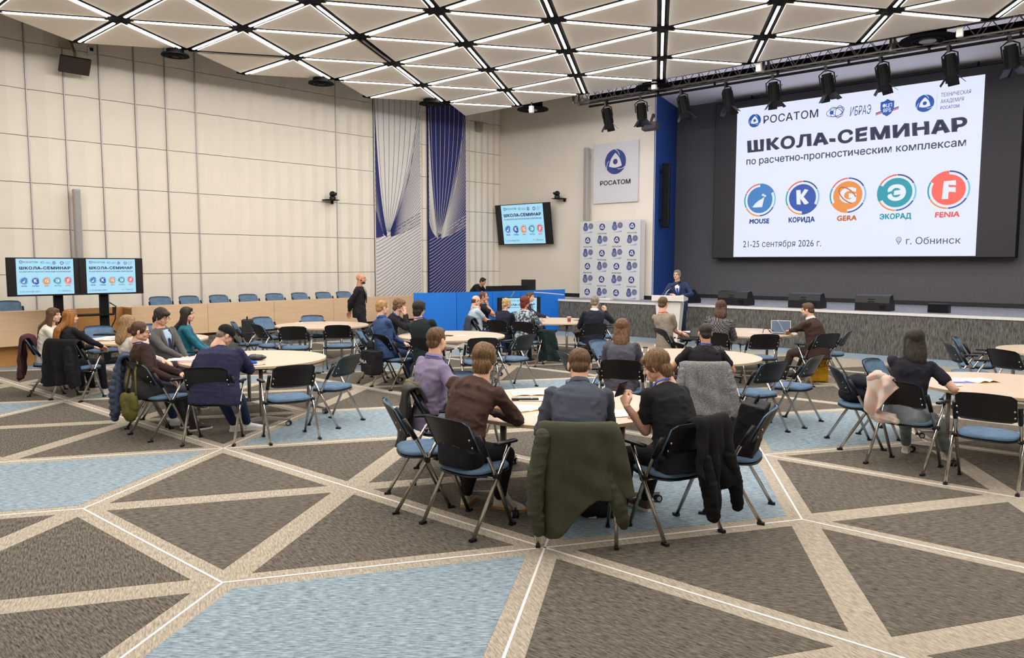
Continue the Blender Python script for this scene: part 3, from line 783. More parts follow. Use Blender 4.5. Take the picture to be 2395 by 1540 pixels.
def ptz(label, px, py, n, D, e, sgn):
    p = RP(px, py, n, D); t = thing('ptz_camera', label, 'camera', M=planeM(p, e, n))
    kid('shelf', MB().box((0, .1, -.02), (.36, .3, .02)).box((.12, .22, -.06), (.05, .05, .1)).mesh('camera_shelf', M_blackm), t)
    kid('camera_base', MB().cyl((0, 0, -.01), .085, .07, 20).mesh('camera_base', M_black), t)
    kid('camera_head', MB().ball((0, 0, .13), (.085, .085, .085), 16, 10).box((0, -.05, .13), (.12, .08, .09)).mesh('camera_head', M_black, True), t)
    kid('lens', MB().cyl((0, -.13, .13), .03, .05, 14, R=Matrix.Rotation(rad(90), 3, 'X')).mesh('camera_lens', M_scr), t)
ptz('black swivel camera on a shelf on the cream wall', 778, 466, N1, D1 - .28, E1, 1)
ptz('black swivel camera on a shelf on the white wall beside the tilted television', 1303, 463, N2, DW - .28, E2, 1)
# round ceiling discs and hanging white boxes
DISC = [(410, 131, .27, 'above the left end of the panelled wall'), (751, 196, .30, 'above the middle of the panelled wall'), (1008, 244, .32, 'above the navy banner'),
        (1246, 257, .44, 'at the ceiling corner above the tilted television'), (1528, 206, .44, 'beside the lighting truss above the blue wall'), (2170, 95, .50, 'beside the lighting truss above the big screen')]
for x, y, r, w_ in DISC:
    zz = CEIL - .06 if x > 1200 else CEIL - .12
    p = G(x, y, zz); t = thing('ceiling_diffuser', 'round black air diffuser hanging ' + w_, 'vent', (p.x, p.y, zz))
    kid('disc', MB().cyl((0, 0, 0), r, .03, 40, r2=r * .96).mesh('diffuser_disc', M_void), t)
    kid('ring', MB().tube([(math.cos(k * math.pi / 16) * r * .55, math.sin(k * math.pi / 16) * r * .55, -.008) for k in range(33)], .012, 6).mesh('diffuser_ring', M_blackm), t)
    kid('core', MB().cyl((0, 0, -.02), r * .3, .03, 28).mesh('diffuser_core', M_grey if r > .4 else M_blackm), t)
    kid('duct', MB().cyl((0, 0, .03), r * .62, WTOP - zz - .04, 28).mesh('diffuser_duct', M_void), t)
for x, y, w_ in ((1243, 256, 'at the ceiling corner disc'), (1530, 200, 'in front of the disc above the blue wall'), (1775, 158, 'on the truss left of the third joint'), (2245, 75, 'on the truss above the right side of the screen')):
    D = 16.15; p = RP(x, y, N2, D if x > 1300 else 16.0)
    t = thing('sensor_box', 'small white hanging box ' + w_, 'sensor', M=planeM(p, E2, N2))
    bevel(kid('case', MB().box((0, 0, 0), (.11, .09, .18)).mesh('sensor_case', M_white), t), .01)
    kid('bracket', MB().box((0, 0, (max(CEIL + .08, p.z + .1) - p.z) / 2 + .09), (.03, .03, max(CEIL + .08, p.z + .1) - p.z - .0)).mesh('sensor_bracket', M_black), t)

# ---- truss with theatre spotlights
M_truss = mat('truss_aluminium', srgb(120, 116, 112), .4, .7)
DT = 16.62; sA, sB = s2(1338, DT, 230), SR
tr_ = thing('lighting_truss', 'long box truss carrying spotlights in front of the stage', 'truss', M=planeM(on2(sA, DT), E2, N2))
L = sB - sA; z0, z1, dd = 6.20, 6.50, .26
for yy, zz in ((0, z0), (dd, z0), (0, z1), (dd, z1)):
    kid('chord', MB().tube([(0, yy, zz), (L, yy, zz)], .022, 8).mesh('truss_chord', M_truss, True), tr_)
nb_ = int(L / .42)
for k in range(nb_):
    x0, x1 = L * k / nb_, L * (k + 1) / nb_; xm = (x0 + x1) / 2
    b = MB()
    for yy in (0, dd): b.tube([(x0, yy, z0), (xm, yy, z1), (x1, yy, z0)], .011, 6)
    b.tube([(x0, 0, z0), (x1, dd, z0)], .010, 6)
    kid('brace', b.mesh('truss_brace', M_truss, True), tr_)
kid('cable_tray', MB().box((L / 2 + .2, dd + .16, z0 + .13), (L - .2, .1, .2)).mesh('cable_tray', M_void), tr_)
kid('added_fill_strip', MB().box((L / 2 + .2, dd + .235, z0 + .235), (L - .4, .05, .012)).mesh('added_fill_strip', mat('added_fill_glow', (.80, .80, 1.0, 1), .5, emit=42.0)), tr_)  # added glowing strip, unseen behind the tray, to brighten the stage ceiling
kid('hanging_pipe', MB().tube([(.4, dd / 2 + .1, z0 - .09), (L, dd / 2 + .1, z0 - .09)], .03, 8).mesh('hanging_pipe', M_blackm, True), tr_)
k = 1.0
while k < L:
    kid('hanger', MB().box((k, dd / 2 + .05, z0 - .04), (.04, .04, .12)).mesh('pipe_hanger', M_blackm), tr_); k += 1.5
for k in range(int(L // 2.8) + 1):
    kid('joint_collar', MB().box((min(L - .05, 2.6 * k + .05), dd / 2, (z0 + z1) / 2), (.05, dd + .06, z1 - z0 + .05)).mesh('joint_collar', MATS['pale_grey']) if False else MB().box((min(L - .05, 2.6 * k + .05), 0, (z0 + z1) / 2), (.05, .05, z1 - z0 + .05)).box((min(L - .05, 2.6 * k + .05), dd, (z0 + z1) / 2), (.05, .05, z1 - z0 + .05)).mesh('joint_collar', M_truss), tr_)
def spotlight():
    t = thing('stage_spotlight', 'x', 'spotlight')
    b = MB(); b.cyl((0, 0, -.50), .115, .42, 20, r2=.10)
    for k in range(10):
        a = 2 * math.pi * k / 10; b.box((math.cos(a) * .118, math.sin(a) * .118, -.30), (.02, .006, .34), Matrix.Rotation(a, 3, 'Z'))
    kid('lamp_body', b.mesh('spot_body', M_blackm), t)
    kid('yoke', MB().tube([(-.15, 0, -.30), (-.15, 0, -.08), (-.05, 0, -.02), (.05, 0, -.02), (.15, 0, -.08), (.15, 0, -.30)], .014, 6).mesh('spot_yoke', M_blackm), t)
    kid('clamp', MB().box((0, 0, .03), (.06, .07, .12)).mesh('spot_clamp', M_black), t)
    kid('handle', MB().tube([(.12, -.05, -.22), (.20, -.08, -.17)], .008, 6).mesh('spot_handle', M_black), t)
    for k in range(4):
        a = math.pi / 2 * k + .4; R = Matrix.Rotation(a, 3, 'Z') @ Matrix.Rotation(rad(-38), 3, 'Y')
        kid('barn_door', MB().box(Vector((math.cos(a) * .155, math.sin(a) * .155, -.57)), (.006, .20, .19), R).mesh('spot_door%d' % k, M_black), t)
    kid('lens', MB().cyl((0, 0, -.505), .09, .012, 20).mesh('spot_lens', M_scr), t)
    return t
SP = [(1417, 'leftmost'), (1498, 'second'), (1593, 'third'), (1697, 'fourth'), (1805, 'fifth'), (1928, 'sixth'), (2056, 'seventh'), (2213, 'eighth'), (2352, 'ninth')]
s0 = None
for k, (px, w_) in enumerate(SP):
    p = on2(s2(px, DT + .23, 260), DT + .23); lb = (w_ + ' from the left' if k else 'leftmost') + ' of the black spotlights hanging from the truss'
    if s0 is None: s0 = spotlight(); s0.location = (p.x, p.y, 6.07); s0['label'] = lb; s0['group'] = 'theatre spotlights on the truss'; o = s0
    else: o = dup(s0, (p.x, p.y, 6.07), 0, lb, 'theatre spotlights on the truss')
    o.rotation_euler = (rad(6), rad(-8 + 3 * math.sin(k * 2.1)), -.72 + .5 * math.sin(k * 1.7))
# ------------------------------------------------------------------ chairs
def pad_mesh(name, w, d, h, mats, dome=.012, n=28, e=3.2):
    """cushion with a superellipse outline"""
    m = MB(); rings = []
    prof = [(0.0, 0.90), (.25, 1.0), (.62, 1.0), (.88, .95), (1.0, .84)]
    for z, k in prof:
        rings.append([(math.copysign(abs(math.cos(t)) ** (2 / e), math.cos(t)) * w / 2 * k, math.copysign(abs(math.sin(t)) ** (2 / e), math.sin(t)) * d / 2 * k, z * h) for t in [2 * math.pi * i / n for i in range(n)]])
    rings.append([(x * .5, y * .5, h + dome) for x, y, z in rings[-1]])
    vs = [p for r in rings for p in r]; fs = []
    for j in range(len(rings) - 1):
        for i in range(n):
            a = j * n + i; b = j * n + (i + 1) % n; fs.append((a, b, b + n, a + n))
    fs.append(tuple(range(n - 1, -1, -1))); o = len(vs); vs.append((0, 0, h + dome * 1.15))
    for i in range(n): fs.append(((len(rings) - 1) * n + i, (len(rings) - 1) * n + (i + 1) % n, o))
    m.add(vs, fs); return m.mesh(name, mats, True)
def curved_panel(y_off, th, w=.46, z0=.60, z1=.845, inset_=0.0, rc=.05):
    """backrest plate: curved across, leaning back"""
    m = MB(); nu, nv = 13, 7; F = []; B_ = []
    for j in range(nv):
        v = j / (nv - 1); fr, br = [], []
        for i in range(nu):
            u = -1 + 2 * i / (nu - 1)
            cut = 0
            zz = z0 + inset_ + (z1 - z0 - 2 * inset_) * v
            top = .018 * (1 - u * u)
            x = u * (w / 2 - inset_) * (1 - .06 * v * 0)
            if v > .99: zz -= rc * .5 * max(0, abs(u) - .86) / .14
            if v < .01: zz += rc * .4 * max(0, abs(u) - .86) / .14
            y = -.13 - (zz - .60) * .52 - .045 * (1 - u * u) + y_off
            fr.append((x, y, zz + top * v)); br.append((x, y - th, zz + top * v))
        F.append(fr); B_.append(br)
    a = len(m.v); m.grid(F[::-1]); m.grid(B_)
    nn_ = nu * nv
    def idx(side, j, i): return a + (0 if side == 0 else nn_) + ((nv - 1 - j) if side == 0 else j) * nu + i
    fs = []
    for i in range(nu - 1):
        fs += [(idx(0, 0, i), idx(1, 0, i), idx(1, 0, i + 1), idx(0, 0, i + 1)), (idx(0, nv - 1, i + 1), idx(1, nv - 1, i + 1), idx(1, nv - 1, i), idx(0, nv - 1, i))]
    for j in range(nv - 1):
        fs += [(idx(0, j + 1, 0), idx(1, j + 1, 0), idx(1, j, 0), idx(0, j, 0)), (idx(0, j, nu - 1), idx(1, j, nu - 1), idx(1, j + 1, nu - 1), idx(0, j + 1, nu - 1))]
    m.f += fs; m.mi += [0] * len(fs)
    return m
def make_chair(name='conference_chair', arms=True):
    t = thing(name, 'x', 'chair')
    def kk(nm, me, lab=None, **k):
        o = kid(nm, me, t, **k)
        if lab: o['label'] = lab
        return o
    kk('seat', pad_mesh('chair_seat', .46, .45, .042, M_blue_f), None, loc=(0, .03, .435))
    kk('seat_shell', pad_mesh('chair_seat_shell', .465, .455, .02, M_black, 0), None, loc=(0, .03, .418))
    kk('backrest', curved_panel(.008, .014, .452, .607, .838).mesh('chair_back_pad', M_blue_f, True))
    kk('back_shell', curved_panel(-.008, .010).mesh('chair_back_shell', M_black, True))
    for s in (-1, 1):
        m = MB().tube([(s * .235, .19, .012), (s * .250, 0, .42), (s * .250, -.075, .57), (s * .248, -.165, .72)], .0145, 10); g = MB().box((s * .235, .198, .011), (.03, .055, .022))
        l = kk('leg', m.mesh('chair_front_leg', M_chrome, True)); kid('foot_glide', g.mesh('chair_glide', M_black), l)
        m = MB().tube([(s * .270, -.25, .012), (s * .272, 0, .42), (s * .272, .125, .645)], .0145, 10); g = MB().box((s * .270, -.25, .011), (.03, .055, .022))
        l = kk('leg', m.mesh('chair_rear_leg', M_chrome, True)); kid('foot_glide', g.mesh('chair_glide', M_black), l)
        kk('back_bracket', MB().tube([(s * .247, -.085, .585), (s * .247, -.178, .745)], .02, 8).mesh('chair_bracket', M_black, True))
        kk('pivot_knob', MB().cyl((s * .262 - .02, 0, .42), .024, .05, 16, R=Matrix.Rotation(rad(90), 3, 'Y')).mesh('chair_knob', M_black, False))
        for z, y in ((.655, -.172), (.715, -.204)):
            kk('bolt', MB().ball((s * .215, y - .028, z), (.010, .006, .010), 8, 5).mesh('chair_bolt', M_chrome, True))
        if arms: kk('armrest', bevelmesh(MB().box((s * .275, .085, .66), (.048, .21, .024)), 'chair_armrest', M_black, .010))
    kk('crossbar', MB().tube([(-.25, -.004, .405), (.25, -.004, .405)], .009, 8).mesh('chair_crossbar', M_chrome, True))
    return t
def bevelmesh(mb, name, m_, w):
    me = mb.mesh(name, m_); bm = bmesh.new(); bm.from_mesh(me)
    bmesh.ops.bevel(bm, geom=list(bm.edges), offset=w, segments=2, affect='EDGES', profile=.6); bm.to_mesh(me); bm.free()
    me.polygons.foreach_set('use_smooth', [True] * len(me.polygons)); return me
CH = {
 'c1': (-.74, 6.12, 16, 'empty chair nearest the camera at the left of the middle round table, blue seat showing'),
 'c2': (-.64, 6.86, 4, 'chair under the man in the lilac shirt'),
 'c3': (-.30, 5.57, 47, 'chair under the man in the brown sweater'),
 'c4': (.47, 5.34, 86, 'chair with the olive parka hung over its back'),
 'c5': (1.18, 5.49, 120, 'chair with the black jacket hung over its back'),
 'c6': (1.78, 5.93, 153, 'chair holding the black backpack on its seat'),
 'c7': (-.39, 7.43, -50, 'chair facing the camera on the far left side of the middle round table'),
 'd1': (1.31, 8.94, 77, 'chair under the woman in the grey sweatshirt'),
 'd2': (2.14, 8.56, 87, 'chair with the speckled grey cardigan over its back'),
 'd3': (2.86, 8.79, 122, 'empty chair right of the man with the speckled grey cardigan'),
 'd4': (3.49, 9.29, 138, 'empty chair second to the right of the speckled grey cardigan, turned sideways'),
 'd6': (1.44, 10.79, -44, 'empty chair facing the camera behind the woman in the grey sweatshirt'),
 'd7': (.90, 9.57, 15, 'empty chair seen edge-on left of the woman in the grey sweatshirt'),
 'e1': (4.00, 12.20, 91, 'empty chair with its black back to us between the two right tables'),
 'e2': (3.32, 12.42, 73, 'chair under the woman in the houndstooth jacket'),
 'e3': (2.78, 13.03, 16, 'chair under the man in the beige T-shirt'),
 'e4': (4.98, 12.33, 111, 'chair under the man in the brown suit'),
 'e5': (5.42, 12.80, 150, 'empty chair just behind the man in the brown suit'),
 'g1': (3.85, 7.27, 37, 'chair with the pink checked scarf on its back'),
 'g2': (3.76, 8.12, -9, 'chair with the dark bundle on its seat, seen from its side'),
 'g3': (4.37, 8.60, -51, 'empty chair facing the camera beside the dark-haired woman in black'),
 'g4': (4.24, 6.65, 50, 'empty chair in the right foreground with its black back to us'),
 'h1': (6.64, 9.91, 18, 'empty chair at the table on the right edge, black back towards us'),
 'h2': (6.40, 10.55, -15, 'nearer of two empty chairs standing together by the stage on the right'),
 'h3': (6.98, 11.36, -36, 'farther of two empty chairs standing together by the stage on the right'),
 'i1': (-3.26, 8.23, 93, 'chair under the man in the black cap'),
 'i2': (-2.50, 8.39, 122, 'empty chair right of the man in the black cap, back towards us'),
 'i3': (-2.19, 9.19, 159, 'empty chair turned left at the right side of the left round table'),
 'i4': (-3.98, 8.52, 48, 'chair with the olive shoulder bag hanging from its back'),
 'i5': (-4.32, 9.10, 8, 'chair with the blue puffer jacket on its back'),
 'i6': (-4.62, 10.25, -30, 'chair under the man in the grey suit'),
 'i7': (-4.80, 11.25, 15, 'chair under the woman with very long dark hair'),
 'j1': (-6.95, 11.30, 28, 'chair with the burgundy coat at the far left'),
 'j2': (-6.24, 10.85, 73, 'chair with the black jacket behind the woman with long copper hair'),
 'n1': (-7.05, 13.0, -50, 'empty chair at the far side of the left paper-covered table, nearest the TV stand'),
 'n2': (-6.45, 13.35, -65, 'empty chair behind the left paper-covered table next to the light-haired woman'),
 'k1': (-3.86, 13.44, 99, 'left of two empty chairs with black backs at the back left table'),
 'k2': (-3.15, 13.76, 98, 'right of two empty chairs with black backs at the back left table'),
 'k3': (-4.15, 15.73, -75, 'empty chair facing us on the far side of the back left table'),
 'k4': (-4.41, 13.81, 42, 'empty chair in front of the one with a backpack, back left table'),
 'k5': (-4.95, 14.20, 14, 'chair with a dark backpack at the back left table'),
 'k6': (-4.90, 15.30, -35, 'empty chair facing right by the wooden desk front at the back left table'),
 'k8': (-2.79, 14.24, 165, 'empty chair at the right side of the back left table near the standing man'),
 'l1': (-2.28, 12.55, 5, 'empty chair seen edge-on left of the man in the blue denim shirt'),
 'l2': (-1.86, 11.90, 42, 'chair with the black backpack with white lettering'),
 'l3': (-1.22, 11.42, 72, 'chair under the dark-haired man in the dark green sweater'),
 'l4': (-.50, 11.50, 105, 'empty chair behind the head of the man in the brown sweater'),
 'l5': (.03, 11.95, 140, 'empty chair turned left right of the middle back table'),
 'l6': (-2.12, 13.15, -10, 'chair under the curly-haired man'),
 'm1': (-.60, 15.55, 12, 'chair with a dark coat under the man in the pale shirt'),
 'm2': (-.17, 14.99, 59, 'chair under the blond woman with a hair clip'),
 'm3': (.31, 14.61, 63, 'chair under the woman with short red hair'),
 'm4': (1.48, 14.25, 103, 'chair under the grey-haired man in the dark suit'),
 'm5': (-.52, 16.55, 0, 'chair under the man in the black T-shirt by the partition'),
 'm6': (.38, 17.25, -12, 'chair under the man in the dark suit by the partition'),
 'm7': (2.08, 15.75, 175, 'empty chair right of the grey-haired man in the dark suit'),
}
chair0 = None; CHO = {}
for key, (x, y, yaw, lb) in CH.items():
    if chair0 is None:
        chair0 = make_chair(); chair0.location = (x, y, 0); chair0.rotation_euler = (0, 0, rad(yaw - 90)); chair0['label'] = lb; chair0['group'] = 'blue seated chairs around the round tables'; o = chair0
    else: o = dup(chair0, (x, y, 0), rad(yaw - 90), lb, 'blue seated chairs around the round tables')
    CHO[key] = o
# writing tablet on the lilac-shirt man's chair
kid('writing_tablet', bevelmesh(MB().box((-.06, .16, .69), (.50, .26, .016)), 'tablet', M_black, .006), CHO['c2'])
kid('writing_tablet', bevelmesh(MB().box((.22, .22, .69), (.22, .42, .016)), 'tablet2', M_black, .006), CHO['e3'])
# platform and back row
PLZ = .34
q = [on1(-9, 0.11), on1(tc - .3, 0.11), on1(tc - .3, 1.72), on1(-9, 1.72)]
plat = tag(link('platform', MB().prism([(p.x, p.y) for p in q], 0, PLZ).mesh('platform', M_riser)), 'raised carpeted platform behind the long wooden desk', 'platform', kind='structure')
ROW = [(18, 'leftmost'), (380, 'second'), (451, 'third'), (521, 'fourth'), (588, 'fifth'), (650, 'sixth'), (711, 'seventh'), (767, 'eighth'), (815, 'ninth')]
for px, w_ in ROW:
    p = RP(px, 640, N1, D1 - 1.05)
    dup(chair0, (p.x, p.y, PLZ), math.atan2(-N1[1], -N1[0]) - math.pi / 2 + (.06 if px % 2 else -.05), (w_ + ' from the left' if w_ != 'leftmost' else 'leftmost') + ' of the blue chairs behind the long wooden desk', 'blue chairs behind the long desk')

# ------------------------------------------------------------------ round tables
M_post = mat('table_metal', srgb(158, 156, 152), .35, .75)
M_wheel = mat('caster_grey', srgb(176, 174, 172), .4)
def make_table():
    t = thing('round_table', 'x', 'table')
    m = MB(); n = 72; R = .90
    m.cyl((0, 0, .714), R - .001, .024, n, 1); m.cyl((0, 0, .738), R, .002, n, 0)
    kid('tabletop', m.mesh('table_top', [M_maple, M_maple_e]), t)
    kid('under_frame', MB().box((0, 0, .70), (1.02, .05, .03)).box((0, 0, .70), (.05, 1.02, .03)).mesh('table_frame', M_blackm), t)
    for k in range(4):
        a = rad(90 * k); c, s = math.cos(a), math.sin(a); px, py = .68 * c, .68 * s
        leg = kid('leg', MB().tube([(px, py, .09), (px, py, .70)], .024, 14).mesh('table_post', M_post, True), t)
        kid('mount_plate', MB().box((px, py, .695), (.16, .12, .03)).mesh('table_plate', M_blackm), leg)
        kid('foot', MB().add(*foot_arm(px, py, a + rad(62))).mesh('table_foot', M_post), leg)
        kid('foot', MB().add(*foot_arm(px, py, a - rad(62))).mesh('table_foot', M_post), leg)
        for b in (a + rad(62), a - rad(62)):
            wx, wy = px + math.cos(b) * .33, py + math.sin(b) * .33
            w = MB()
            for sd in (-.017, .017):
                ax = Vector((-math.sin(b), math.cos(b), 0)); Rm = ax.to_track_quat('Z', 'Y').to_matrix()
                w.cyl(Vector((wx, wy, .032)) + ax * (sd - .009), .031, .018, 16, 0, R=Rm); w.cyl(Vector((wx, wy, .032)) + ax * (sd - .0105), .020, .021, 12, 1, R=Rm)
            w.tube([(wx, wy, .03), (wx, wy, .085)], .012, 8)
            kid('caster', w.mesh('table_caster', [M_black, M_wheel]), leg)
    return t
def foot_arm(px, py, b):
    c, s = math.cos(b), math.sin(b); vs = []
    for d, w, z0, z1 in ((-.03, .028, .065, .115), (.34, .018, .066, .088)):
        for e in (-1, 1):
            for z in (z0, z1): vs.append((px + c * d - s * w * e, py + s * d + c * w * e, z))
    return vs, [(0, 1, 3, 2), (4, 6, 7, 5), (0, 4, 5, 1), (2, 3, 7, 6), (0, 2, 6, 4), (1, 5, 7, 3)]
TB = [(.41, 6.51, 45, 'middle foreground round table with open books and a black folder'), (-3.31, 9.67, 25, 'left round table in front of the man in the black cap'),
      (2.38, 10.01, 30, 'round table in front of the man with the blue lanyard and black T-shirt'), (-3.75, 14.96, 45, 'round table at the back left in front of the standing man'),
      (-1.02, 12.82, 40, 'round table behind the man in the lilac shirt, nearly bare'), (.90, 16.24, 20, 'round table with a paper cup before the blue partition'),
      (4.17, 13.59, 35, 'round table with the open laptop in front of the stage'), (5.07, 7.68, 100, 'round table on the right with a brochure and papers'),
      (7.90, 10.66, 45, 'round table cut by the right edge of the photo'), (-5.85, 12.15, 40, 'round table at the far left covered with papers')]
tab0 = None
for x, y, a, lb in TB:
    if tab0 is None:
        tab0 = make_table(); tab0.location = (x, y, 0); tab0.rotation_euler = (0, 0, rad(a)); tab0['label'] = lb; tab0['group'] = 'round maple tables'
    else: dup(tab0, (x, y, 0), rad(a), lb, 'round maple tables')

# ------------------------------------------------------------------ long desk in front of the left wall
M_desk = mat('desk_wood', srgb(212, 182, 148), .45, 0, .05, 2.2, 0, stretch=(1, 1, 9), spec=.3)
M_desk2 = mat('desk_wood_orange', srgb(190, 140, 82), .5, 0, .06, 2.2, 0, stretch=(1, 1, 9), spec=.3)
nD = (-.7545, .6563); eD = (.6563, .7545)
def onD(px, y=760):
    p = RP(px, y, nD, 16.2); return eD[0] * p.x + eD[1] * p.y
def ptD(t, d=0): return Vector((eD[0] * t + nD[0] * (16.2 + d), eD[1] * t + nD[1] * (16.2 + d), 0))
def desk(pa, pb, lb, cuts, z1=1.045):
    ta, tb = onD(pa), onD(pb); M = planeM(ptD(ta), eD, nD); L = tb - ta
    t = thing('long_desk', lb, 'desk', M=M, group='sections of the long wooden desk')
    cs = [0] + [onD(c) - ta for c in cuts] + [L]
    for a, b in zip(cs[:-1], cs[1:]):
        kid('front_panel', MB().box(((a + b) / 2, .012, (z1 + .40) / 2), (b - a - .008, .024, z1 - .40)).mesh('desk_front', M_desk), t)
    kid('worktop', MB().box((L / 2, .30, z1 - .03), (L, .56, .03)).mesh('desk_top', M_desk), t)
    kid('plinth_panel', MB().box((L / 2, .24, .205), (L, .03, .41)).mesh('desk_plinth', M_desk2), t)
    kid('side_panel', MB().box((.02, .3, z1 / 2), (.03, .52, z1 - .06)).mesh('desk_side', M_desk2), t)
    kid('side_panel', MB().box((L - .02, .3, z1 / 2), (.03, .52, z1 - .06)).mesh('desk_side', M_desk2), t)
desk(-140, 181, 'left section of the long wooden desk, behind the seated women', [])
desk(309, 1010, 'long right section of the wooden desk running to the blue partition', [487, 642, 781, 913])
ta, tb = onD(184), onD(307)
t = thing('desk_infill', 'orange wooden infill set back between the two desk sections behind the TV stand', 'panel', M=planeM(ptD(ta, .42), eD, nD))
kid('panel', MB().box(((tb - ta) / 2 + .02, .02, .515), (tb - ta + .02, .03, 1.03)).mesh('infill_panel', M_desk2), t)
p = G(46, 866); t = thing('folding_trestle', 'thin dark metal trestle legs under the left end of the long desk', 'trestle', (p.x, p.y, 0), .8)
for a in (-1, 1): kid('leg', MB().tube([(0, 0, .42), (.0, .12 * a, 0.0)], .012, 6).mesh('trestle_leg', M_chrome), t)
# ------------------------------------------------------------------ blue partition
M_part = mat('partition_blue', srgb(22, 120, 222), .6, 0, .08, 1.2, .08, 12)
PX_ = [(968, 686), (1068, 684), (1152, 682), (1218, 680.3), (1322, 677)]
pts = []
for x, y in PX_:
    d = ray(x, y); k = (1.21 - CAMZ) / d.z; pts.append(Vector((d.x * k, d.y * k, 0)))
t = thing('blue_partition', 'bright blue folding partition screening the control desk', 'partition')
for a, b in zip(pts[:-1], pts[1:]):
    d = (b - a).normalized(); n = Vector((-d.y, d.x, 0)) * .04; a2 = a + d * .008; b2 = b - d * .008
    kid('screen_panel', MB().prism([(a2.x, a2.y), (b2.x, b2.y), (b2.x + n.x, b2.y + n.y), (a2.x + n.x, a2.y + n.y)], .02, 1.21).mesh('screen_panel', M_part), t)
a, b = pts[3], pts[4]; d = (b - a).normalized(); o_ = Vector((d.y, -d.x, 0)) * .004
kid('printed_line', MB().grid([[tuple(a + d * (b - a).length * u + o_ + Vector((0, 0, 1.19 - .13 * u ** 1.4))), tuple(a + d * (b - a).length * u + o_ + Vector((0, 0, 1.165 - .13 * u ** 1.4)))] for u in (.28, .45, .6, .8, .97)]).mesh('partition_line', M_white), t)
a, b = pts[2], pts[3]; d = (b - a).normalized(); q = a + d * .75 * (b - a).length + o_
kid('printed_line', MB().add([tuple(q + Vector((0, 0, 1.20))), tuple(q + d * .03 + Vector((0, 0, 1.20))), tuple(q - d * .16 + Vector((0, 0, .96))), tuple(q - d * .19 + Vector((0, 0, .96)))], [(0, 1, 2, 3)]).mesh('partition_line2', mat('lime', srgb(150, 190, 70), .6)), t)
# control desk and its monitors
p0 = AT(1200, 700, 22.3)
t = thing('control_desk', 'plain desk hidden behind the blue partition carrying dark monitors', 'desk', (p0.x, p0.y, 0), .34)
kid('worktop', MB().box((0, 0, .86), (2.6, .6, .04)).mesh('control_top', M_desk), t)
for sx in (-1.2, 1.2): kid('side_panel', MB().box((sx, 0, .42), (.04, .55, .84)).mesh('control_side', M_desk), t)
def monitor(px, py, Y, w, h, rz, lb, m=M_black):
    p = AT(px, py, Y); t = thing('monitor', lb, 'monitor', (p.x, p.y, .88), rz, 'dark monitors on the control desk')
    zc = p.z - .88
    kid('case', MB().box((0, 0, zc), (w, .04, h)).mesh('monitor_case', m), t)
    kid('foot', MB().box((0, .06, .01), (.24, .18, .02)).box((0, .05, zc / 2), (.05, .03, zc)).mesh('monitor_foot', M_black), t)
monitor(1160, 683, 22.0, .62, .34, .38, 'wide dark monitor next to the technician')
monitor(1193, 682, 22.15, .50, .34, .38, 'middle dark monitor on the control desk')
monitor(1219, 681, 22.3, .34, .32, .38, 'small dark monitor right of the middle one')
monitor(1229, 674, 22.55, .25, .50, .2, 'left of two tall dark boxes at the right end of the control desk')
monitor(1244, 674, 22.6, .22, .50, .2, 'right of two tall dark boxes at the right end of the control desk')

# ------------------------------------------------------------------ stage furniture
def wedge(px0, px1, lb, D=18.15, rz=0):
    a, b = s2(px0, D, 700), s2(px1, D, 700); c = on2((a + b) / 2, D); w = (b - a) * .86
    t = thing('stage_monitor', lb, 'speaker', M=planeM(Vector((c.x, c.y, SZ)), E2, N2) @ Matrix.Rotation(rz, 4, 'Z'), group='black wedge monitors along the stage')
    h, dd = .36, .46
    pr = [(-dd / 2, 0), (dd / 2, 0), (dd / 2, .10), (dd / 2 - .20, h), (-dd / 2 + .04, h * .92), (-dd / 2, h * .5)]
    vs = [(-w / 2, y, z) for y, z in pr] + [(w / 2, y, z) for y, z in pr]; n = len(pr)
    kid('cabinet', MB().add(vs, [tuple(range(n - 1, -1, -1)), tuple(range(n, 2 * n))] + [(k, (k + 1) % n, n + (k + 1) % n, n + k) for k in range(n)]).mesh('wedge_cabinet', M_black), t)
    for z in (.20, .25):
        kid('handle_slot', MB().box((-.02, -dd / 2 + .006 + (z - .18) * .28, z), (.14, .02, .025)).mesh('wedge_slot', mat('slot_dark', srgb(8, 8, 10), .9)), t)
    kid('connector_plate', MB().box((w * .3, -dd / 2 - .003, .09), (.12, .008, .10)).mesh('wedge_plate', M_blackm), t)
wedge(1590, 1632, 'wedge monitor half hidden behind the speaker', 18.3, -.5)
wedge(1683, 1762, 'wedge monitor right of the speaker, above the woman in houndstooth')
wedge(1846, 1932, 'wedge monitor above the man in the brown suit')
wedge(2001, 2094, 'wedge monitor furthest to the right on the stage')
a = on2(s2(2197, 18.2, 715), 18.2)
t = thing('stage_box', 'small low black box on the stage right of the wedge monitors', 'speaker', M=planeM(Vector((a.x, a.y, SZ)), E2, N2))
bevel(kid('case', MB().box((0, 0, .10), (.40, .25, .20)).mesh('stage_box', M_black), t), .01)
kid('front_panel', MB().box((0, -.13, .10), (.36, .01, .15)).mesh('stage_box_front', M_blackm), t)
a = on2(s2(1418, 17.9, 698), 17.9)
t = thing('stage_tray', 'thin white box lying at the left edge of the stage', 'box', M=planeM(Vector((a.x, a.y, SZ)), E2, N2))
bevel(kid('case', MB().box((0, 0, .03), (.36, .2, .06)).mesh('stage_tray', M_white), t), .01)
